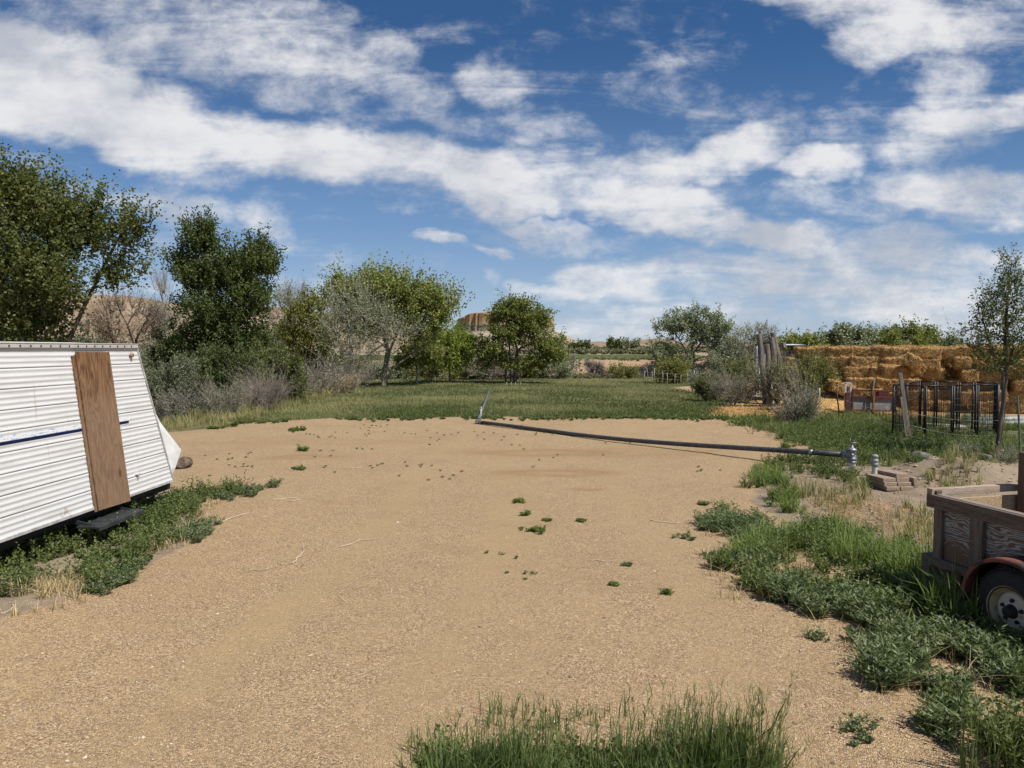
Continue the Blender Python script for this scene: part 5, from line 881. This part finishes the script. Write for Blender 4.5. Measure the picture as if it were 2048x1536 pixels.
for pg, n, h0, hm, wd in (([(1440,1095),(1520,1080),(1600,1085),(1590,1125),(1500,1130)], 130, .12, .24, .0055), ([(1590,1075),(1680,1060),(1780,1085),(1870,1130),(1860,1170),(1740,1150),(1620,1120)], 300, .10, .28, .0055), ([(1790,1160),(1860,1135),(1930,1150),(2000,1230),(2000,1290),(1930,1290),(1850,1240)], 210, .20, .34, .0075), ([(1490,965),(1530,935),(1580,970),(1610,1005),(1590,1030),(1540,1010)], 170, .12, .22, .0055)):
    P = scat(pg, n, rg, .14); pt = vnoise(P[:, 0], P[:, 1], 1.6, 25); k = pt > .34; P, pt = P[k], pt[k]; blades(mg, P, 12, h0 + hm * rg.random(len(P)) * (.4 + pt), wd, rg, .7, 5, np.clip(pt * 1.3 - .05, 0, 1)); j = rg.random(len(P)) < .25; weed(ml, P[j], .08 + .2 * rg.random(j.sum()), rg, 8, 16, .042, .008, .7)
for pg, n in (([(1560,1080),(1640,1060),(1690,1085),(1640,1120)], 70), ([(1640,1140),(1780,1165),(1860,1240),(1960,1290),(2060,1310),(2060,1345),(1900,1300),(1800,1255),(1660,1180)], 200), ([(1520,928),(1640,915),(1720,945),(1740,985),(1640,960),(1560,950)], 130), ([(1950,1290),(2060,1290),(2060,1345)], 60)):
    P = scat(pg, n, rg, .15); P = P[vnoise(P[:, 0], P[:, 1], 2.2, 31) > .42]; weed(ml, P, .08 + .22 * rg.random(len(P)), rg, 9, 16, .042, .0085, .75, np.clip(rg.normal(.42, .2, len(P)), 0, 1))
stuff(mk, 'grey_green_weeds', Gk, 'grey green narrow leaved weeds creeping over the gravel edge'); stuff(mg, 'tall_grass', Gt, 'bright arching grass clumps along the verge beside the wooden trailer'); stuff(ml, 'leafy_weeds', Gl, 'dark green leafy weeds between the gravel and the wooden trailer')
mb = MB()
for pg, n in (([(1400,1060),(1560,1090),(1800,1270),(2040,1350),(1900,1480),(1700,1400),(1640,1290),(1400,1150)], 260), ([(1500,960),(1760,960),(1860,1100),(1600,1060)], 220)):
    P = scat(pg, n, rg, .3); blades(mb, P, 4, .06 + .22 * rg.random(len(P)), .0028, rg, .9, 3)
stuff(mb, 'dead_stalks', Gy, 'thin dead stalks and dry blades among the verge weeds')
mb = MB()
for pg, n in (([(1600,985),(1720,975),(1780,985),(1720,1015),(1620,1020)], 80), ([(1790,1060),(1800,990),(1870,985),(1880,1060),(1850,1100)], 80), ([(1850,985),(1880,960),(1970,975),(1970,990),(1880,1000)], 70), ([(1690,960),(1745,950),(1770,985),(1730,1000)], 90)):
    P = scat(pg, n, rg, .2); blades(mb, P, 10, .10 + .22 * rg.random(len(P)), .005, rg, .5, 3, np.clip(rg.normal(.4, .25, len(P)), 0, 1))
stuff(mb, 'sparse_grass', Gw, 'thin half dry grass on the bare dirt behind the verge')
mb = MB(); P = scat([(1600,1000),(1740,990),(1860,1010),(1870,1120),(1760,1080),(1640,1040)], 900, rg, .3); p2 = P + [0, 0, .012]; straws(mb, p2, np.tile([[0, 0, 1.]], (len(p2), 1)), 1500, rg, (.06, .3), .0022); tag(mb.build('straw_litter', m_loose), 'scattered straw litter on the bare dirt', 'straw', kind='stuff')
# verge beside the camper
mb = MB()
for pg, n in (([(60,1130),(200,1075),(300,1010),(370,980),(450,985),(400,1020),(350,1075),(270,1130),(190,1180),(140,1170)], 330), ([(0,1140),(80,1110),(140,1150),(60,1190),(0,1200)], 70), ([(430,985),(460,968),(490,985),(450,1000)], 26)):
    P = scat(pg, n, rg, .12); P = P[vnoise(P[:, 0], P[:, 1], 2.0, 83) > .38]; weed(mb, P, (.05 + .30 * rg.random(len(P)) ** 1.5) * (.5 + vnoise(P[:, 0], P[:, 1], 1.6, 23)), rg, 8, 17, .045, .0075, .75, np.clip(rg.normal(.45, .2, len(P)), 0, 1))
P = np.array([[-5.25 + rg.uniform(-.5, .35), y_, 0] for y_ in rg.uniform(5.5, 10.6, 160)]); weed(mb, P, .18 + .2 * rg.random(len(P)), rg, 8, 16, .05, .009, .7); stuff(mb, 'camper_weeds', Gl, 'dense leafy weeds growing along the camper')
mb = MB()
for pg, n in (([(170,1190),(240,1150),(290,1130),(270,1150),(200,1190)], 70), ([(370,1050),(430,1040),(440,1055),(380,1085),(330,1080)], 60), ([(440,1000),(545,968),(550,975),(470,1005)], 34)):
    P = scat(pg, n, rg, .1); weed(mb, P, .06 + .09 * rg.random(len(P)), rg, 9, 16, .042, .006, 1.1, np.clip(rg.normal(.4, .15, len(P)), 0, 1))
stuff(mb, 'creeping_weeds', Gk, 'low grey green weeds creeping out beside the camper')
mb = MB(); P = scat([(0,1215),(60,1170),(160,1150),(190,1180),(140,1205),(0,1240)], 240, rg, .15); P = P[vnoise(P[:, 0], P[:, 1], 2.4, 29) > .42]; blades(mb, P, 9, .05 + .15 * rg.random(len(P)), .003, rg, .9, 3, np.clip(rg.normal(.5, .25, len(P)), 0, 1)); P = scat([(280,1090),(370,1050),(420,1010),(440,1010),(380,1080),(300,1110)], 90, rg, .15); blades(mb, P, 9, .06 + .14 * rg.random(len(P)), .0035, rg, .7, 3); stuff(mb, 'dead_grass', Gy, 'dead brownish grass at the gravel edge by the camper')
# tall grass at the viewer's feet
mb = MB(); FG = [(840,1550),(900,1480),(1000,1450),(1100,1470),(1240,1440),(1340,1420),(1440,1440),(1540,1490),(1590,1550),(1500,1650),(900,1650)]
fp = np.array([(-.43, 3.78), (.2, 3.92), (.6, 3.88), (1.1, 3.98), (1.36, 3.75), (1.25, 3.4), (-.4, 3.4)]); P = scat(fp, 760, rg, .08, False); pt = vnoise(P[:, 0], P[:, 1], 3.2, 4); P = P[pt > .33]; pt = pt[pt > .33]; hh = (.10 + .30 * rg.random(len(P))) * (.35 + 1.2 * pt); blades(mb, P, 11, hh, .0046, rg, .42, 5, np.clip(rg.normal(.45, .2, len(P)), 0, 1)); P = scat(fp * [1.25, 1.12], 330, rg, .4, False); blades(mb, P, 4, .06 + .14 * rg.random(len(P)), .0035, rg, .6, 3); P = scat(fp, 150, rg, .1, False); blades(mb, P, 3, .2 + .25 * rg.random(len(P)), .003, rg, .7, 4, np.full(len(P), 1.)); stuff(mb, 'tall_grass', Gd, 'tall green grass clump at the near edge of the gravel')
mb = MB()
for (x0, x1, n) in ((.55, 1.35, 95), (-.35, .55, 45), (.0, 1.4, 20)):
    for i in range(n):
        b = np.array([rg.uniform(x0, x1), rg.uniform(3.55, 3.9), 0]); b[2] = hz(b[0], b[1]); hq = rg.uniform(.36, .60) if x0 > .5 else rg.uniform(.28, .50); ln = rg.normal(size=2) * .06 + [.05, 0]; tp = b + [ln[0], ln[1], hq]; k = np.linspace(0, 1, 5)[:, None]; Pp = b + (tp - b) * k; Pp[:, :2] += (k ** 2.2) * rg.normal(size=2) * .05; tube(mb, Pp, [.0016, .0015, .0013, .0010, .0006], 3, False, .6)
        m_ = rg.integers(9, 16); u = rg.uniform(.70, 1.0, m_); ip = np.array([np.interp(u, k[:, 0], Pp[:, j]) for j in range(3)]).T; T = norm(np.stack([rg.normal(size=m_) * .28, rg.normal(size=m_) * .28, np.ones(m_)], 1)); leafq(mb, ip, T, rg.uniform(.03, .06, m_), .0022, np.clip(rg.normal(.7, .15, m_), 0, 1), rg)
stuff(mb, 'grass_seed_heads', Gs, 'feathery seed heads standing above the near grass clump')
mb = MB(); P = np.stack([rg.uniform(-.45, 1.0, 130), rg.uniform(3.55, 3.92, 130), np.zeros(130)], 1); weed(mb, P, .12 + .14 * rg.random(130), rg, 8, 15, .04, .011, .6, np.clip(rg.normal(.45, .2, 130), 0, 1)); stuff(mb, 'clover_weeds', Gl, 'broad leaved weeds mixed into the near grass clump')
mb = MB(); P = scat(np.array([(2.15, 3.75), (2.55, 3.75), (2.75, 4.0), (2.35, 4.05)]), 22, rg, .08, False); blades(mb, P, 12, .22 + .25 * rg.random(len(P)), .0045, rg, .4, 5); P = scat(np.array([(2.7, 3.9), (3.0, 3.9), (3.1, 4.3), (2.8, 4.3)]), 22, rg, .08, False); weed(mb, P, .3, rg, 9, 20, .05, .009, .6); stuff(mb, 'corner_grass', Gm, 'grass and weeds in the near corner below the wooden trailer')
# little sprigs dotted over the gravel
mb = MB(); n = 900; x = rg.uniform(-9, 7, n); y = 5 + 18.5 * rg.random(n) ** .8; keep = (vnoise(x, y, .5, 33) > .60) & (x < y * .32) & (x > -.42 * y) & (sdf(STRAW, x, y) < 0); P = np.stack([x, y, hz(x, y)], 1)[keep]; weed(mb, P, .015 + .03 * rg.random(len(P)), rg, 7, 5, .035, .004, 1.2, np.clip(rg.normal(.45, .2, len(P)), 0, 1))
for a in np.linspace(0, 1, 300): pass
x = rg.uniform(-8.5, 8.5, 520); P = []
for xi in x:                                # ragged fringe where gravel meets the pasture
    yi = 24.35 + rg.normal() * .35 + max(0, -xi - 4) * -.28; P.append([xi, yi, float(hz(xi, yi))])
P = np.array(P); P = P[vnoise(P[:, 0], P[:, 1], .9, 8) > .45]; weed(mb, P, .05 + .1 * rg.random(len(P)), rg, 8, 8, .07, .012, 1.0, np.clip(rg.normal(.5, .2, len(P)), 0, 1)); tag(mb.build('gravel_weeds', Gm), 'tiny weed sprigs dotted over the gravel yard', 'vegetation', kind='stuff')
def clump(px, py, wpx, hpx, lab, m=Gl, seed=0, kind='weed_clump'):
    c = G(px, py); k = c[1] / F; rg = np.random.default_rng(seed + 900); n = 8; P = c + np.stack([rg.normal(size=n) * wpx * k * .34, rg.normal(size=n) * wpx * k * .3, np.zeros(n)], 1); P[:, 2] = hz(P[:, 0], P[:, 1]); mb = MB(); weed(mb, P, hpx * k * rg.uniform(.4, 1.0, n), rg, 5, 8, max(.03, .05 * c[1] / 12), max(.006, .009 * c[1] / 12), .8, np.clip(rg.normal(.45, .15, n), 0, 1)); tag(mb.build(kind, m, None, False, c), lab, 'weed', 'weeds growing in the gravel')
for i, a in enumerate(((1040, 1005, 26, 9, 'dark weed tuft in mid gravel, highest of the scattered line'), (1050, 1030, 16, 9, 'small round weed tuft in mid gravel, below the highest tuft'), (1068, 1062, 26, 14, 'grassy weed tuft low in the mid gravel line, before the wider one'), (1082, 1066, 20, 16, 'spiky grassy tuft at the low end of the mid gravel line'), (1096, 1042, 12, 6, 'small lone tuft beside the mid gravel line'), (1162, 1043, 12, 7, 'small lone tuft set apart toward the right verge'),
        (1226, 1170, 18, 8, 'flat dark weed alone on the open gravel near the verge'), (1256, 1131, 14, 10, 'small upright weed on the open gravel beyond the flat dark weed'), (1332, 1188, 16, 16, 'spiky grass sprig on gravel close to the verge'), (600, 862, 26, 10, 'low green mat of weeds on gravel before the pasture edge'), (598, 940, 20, 9, 'small weed tuft on gravel out from the camper nose'), (463, 853, 24, 10, 'weed tuft at the gravel edge under the purple grey shrub'), (428, 858, 16, 7, 'small weed tuft at the gravel edge near the camper nose'),
        (1486, 852, 36, 30, 'bushy green weed on the gravel corner by the straw strip'), (1573, 895, 20, 12, 'weed tuft on gravel just past the grey pipe'), (1446, 1020, 30, 26, 'upright green weed at the tip of the verge'), (1408, 1010, 16, 9, 'small weed beside the upright weed at the verge tip'), (1368, 1078, 36, 16, 'flat spreading weed out on gravel before the verge'), (1420, 1112, 34, 12, 'low weed mat touching the verge beside the flat spreading weed'), (1630, 1275, 36, 26, 'pointed weed standing off the verge edge on gravel'),
        (1710, 1455, 60, 40, 'big leafed weed alone on gravel near the bottom of the verge'), (1725, 1482, 40, 20, 'smaller weed right below the big leafed weed'), (1545, 1525, 50, 22, 'low weed at the end of the near grass clump'), (608, 902, 12, 14, 'tiny upright sprig on gravel between camper and pipe elbow'))): clump(*a, m=Gk if i in (17, 18, 19, 20, 21, 7) else Gt, seed=i)
# twigs and bleached roots on the gravel
m_twig = plain('bleached_twig', (.44, .35, .25), .8); tw = [([(585, 1128), (596, 1118), (606, 1104), (608, 1088)], .010, 'curved pale twig on gravel, upright in view, before the camper'), ([(680, 1096), (700, 1090), (722, 1081), (752, 1079)], .009, 'long pale bowed twig in the open gravel'), ([(500, 1142), (530, 1140), (555, 1134)], .008, 'straight pale twig on gravel beside the curved twig'), ([(545, 1000), (570, 998), (602, 996)], .009, 'pale root lying near the end of the camper weeds'), ([(580, 1003), (600, 1000), (608, 990), (604, 982)], .009, 'forked pale root beside the camper weeds tip'), ([(690, 938), (720, 936), (736, 930)], .010, 'grey twig on gravel under the pasture edge'),
      ([(1300, 1042), (1330, 1046), (1362, 1047)], .008, 'thin brown twig on gravel near the verge tip'), ([(1180, 1121), (1210, 1122), (1232, 1124)], .006, 'dark thin twig on the open gravel, beyond the flat dark weed'), ([(1600, 1306), (1606, 1298), (1618, 1293)], .005, 'small pale bent twig on gravel below the pointed weed'), ([(440, 1045), (470, 1035), (500, 1025)], .009, 'long pale stem lying from the creeping weeds onto gravel'), ([(5, 1228), (22, 1222), (30, 1210), (20, 1205)], .008, 'white bent root at the dead grass by the camper')]
for i, (pts, r_, lab) in enumerate(tw):
    P = np.array([G(*a) + [0, 0, r_ * .9] for a in pts]); k = np.linspace(0, 1, len(P)); kk = np.linspace(0, 1, 12); P = np.array([np.interp(kk, k, P[:, j]) for j in range(3)]).T + np.random.default_rng(i).normal(size=(12, 3)) * [.008, .012, .002]; mb = MB(); tube(mb, P, np.linspace(r_, r_ * .45, 12), 6)
    if i in (0, 3, 4): tube(mb, np.array([P[4], P[4] + [.10, .12, .01]]), [r_ * .7, r_ * .3], 5)
    tag(mb.build('twig', m_twig, None, True, P[0]), lab, 'twig', 'dry twigs on the gravel')
# gravel stones near the viewer
m_st, nt, out = material('gravel_stone'); princ(nt, out, ramp(nt, attr(nt, 'rnd'), [(0, (.13, .115, .105)), (.25, (.27, .19, .12)), (.6, (.40, .29, .18)), (.85, (.52, .40, .27)), (1, (.64, .57, .48))]), .85, .2)
n = 60000; y = 3.3 + 9.5 * rg.random(n) ** 1.5; x = rg.uniform(-.75, .62, n) * y; keep = (vnoise(x, y, .9, 12) + rg.normal(size=n) * .15 > .45) & (sdf(SOIL, x, y) < .1) & (x > -4.6); x, y = x[keep], y[keep]; n = len(x)
s_ = .003 + .005 * rg.random(n) ** 2.5 + (rg.random(n) < .012) * .008; Oc = np.array([[1, 0, 0], [0, 1, 0], [-1, 0, 0], [0, -1, 0], [0, 0, .7], [0, 0, -.5]], float); a = rg.uniform(0, 6.28, n); V = Oc[None] * (1 + rg.normal(size=(n, 6, 1)) * .25) * s_[:, None, None]; V[:, :, 0] *= rg.uniform(.8, 1.6, (n, 1)); ca, sa = np.cos(a)[:, None], np.sin(a)[:, None]
V = np.stack([V[..., 0] * ca - V[..., 1] * sa, V[..., 0] * sa + V[..., 1] * ca, V[..., 2]], -1) + np.stack([x, y, hz(x, y) + (vnoise(x, y, 6, 41) - .5) * .012 + s_ * .2], 1)[:, None]; T8 = np.array([[0, 1, 4], [1, 2, 4], [2, 3, 4], [3, 0, 4], [1, 0, 5], [2, 1, 5], [3, 2, 5], [0, 3, 5]]); mb = MB(); GV = (V, n)
mb.add(V.reshape(-1, 3), t=(np.arange(n)[:, None, None] * 6 + T8[None]).reshape(-1, 3), r=np.repeat(np.clip(rg.beta(2, 2, n), 0, 1), 8)); tag(mb.build('gravel', m_st), 'loose gravel stones over the yard', 'gravel', kind='stuff')

# low scrub on the bank and the plain
mb = MB(); n = 1500; y = rg.uniform(57.5, 72, n); x = rg.uniform(-14, 24, n); k = vnoise(x, y, .35, 6) > .42; P = np.stack([x, y, hz(x, y)], 1)[k]; weed(mb, P, .15 + .4 * rg.random(len(P)) ** 2, rg, 8, 9, .14, .03, .8, np.clip(rg.normal(.5, .25, len(P)), 0, 1))
n = 1600; y = 112 + 160 * rg.random(n) ** 1.3; x = rg.uniform(-.12, .4, n) * y; k = vnoise(x, y, .06, 16) > .45; P = np.stack([x, y, hz(x, y)], 1)[k]; weed(mb, P, .5 + .7 * rg.random(len(P)) ** 2, rg, 6, 8, .5, .12, .9, np.clip(rg.normal(.5, .25, len(P)), 0, 1)); stuff(mb, 'scrub', leaf_mat('scrub_leaf', (.05, .055, .03), (.15, .14, .085), .15), 'low grey green scrub dotting the sandy bank and plain')
# clods and stones on the bare dirt
n = 5200; x = rg.uniform(4.2, 9.5, n); y = rg.uniform(7.5, 15.5, n); k = (sdf(SOIL, x, y) > 0) & ((np.hypot((x - MOUND[0]) / 1.5, (y - MOUND[1]) / 1.0) < 1.1) | (rg.random(n) < .3)); x, y = x[k], y[k]; n = len(x); s_ = .008 + .03 * rg.random(n) ** 3
V = Oc[None] * (1 + rg.normal(size=(n, 6, 1)) * .25) * s_[:, None, None] + np.stack([x, y, hz(x, y) + s_ * .25], 1)[:, None]; mb = MB(); mb.add(V.reshape(-1, 3), t=(np.arange(n)[:, None, None] * 6 + T8[None]).reshape(-1, 3), r=np.repeat(rg.uniform(.1, .7, n), 8)); tag(mb.build('dirt_clods', m_st), 'loose clods and stones on the dirt mound', 'dirt', kind='stuff')
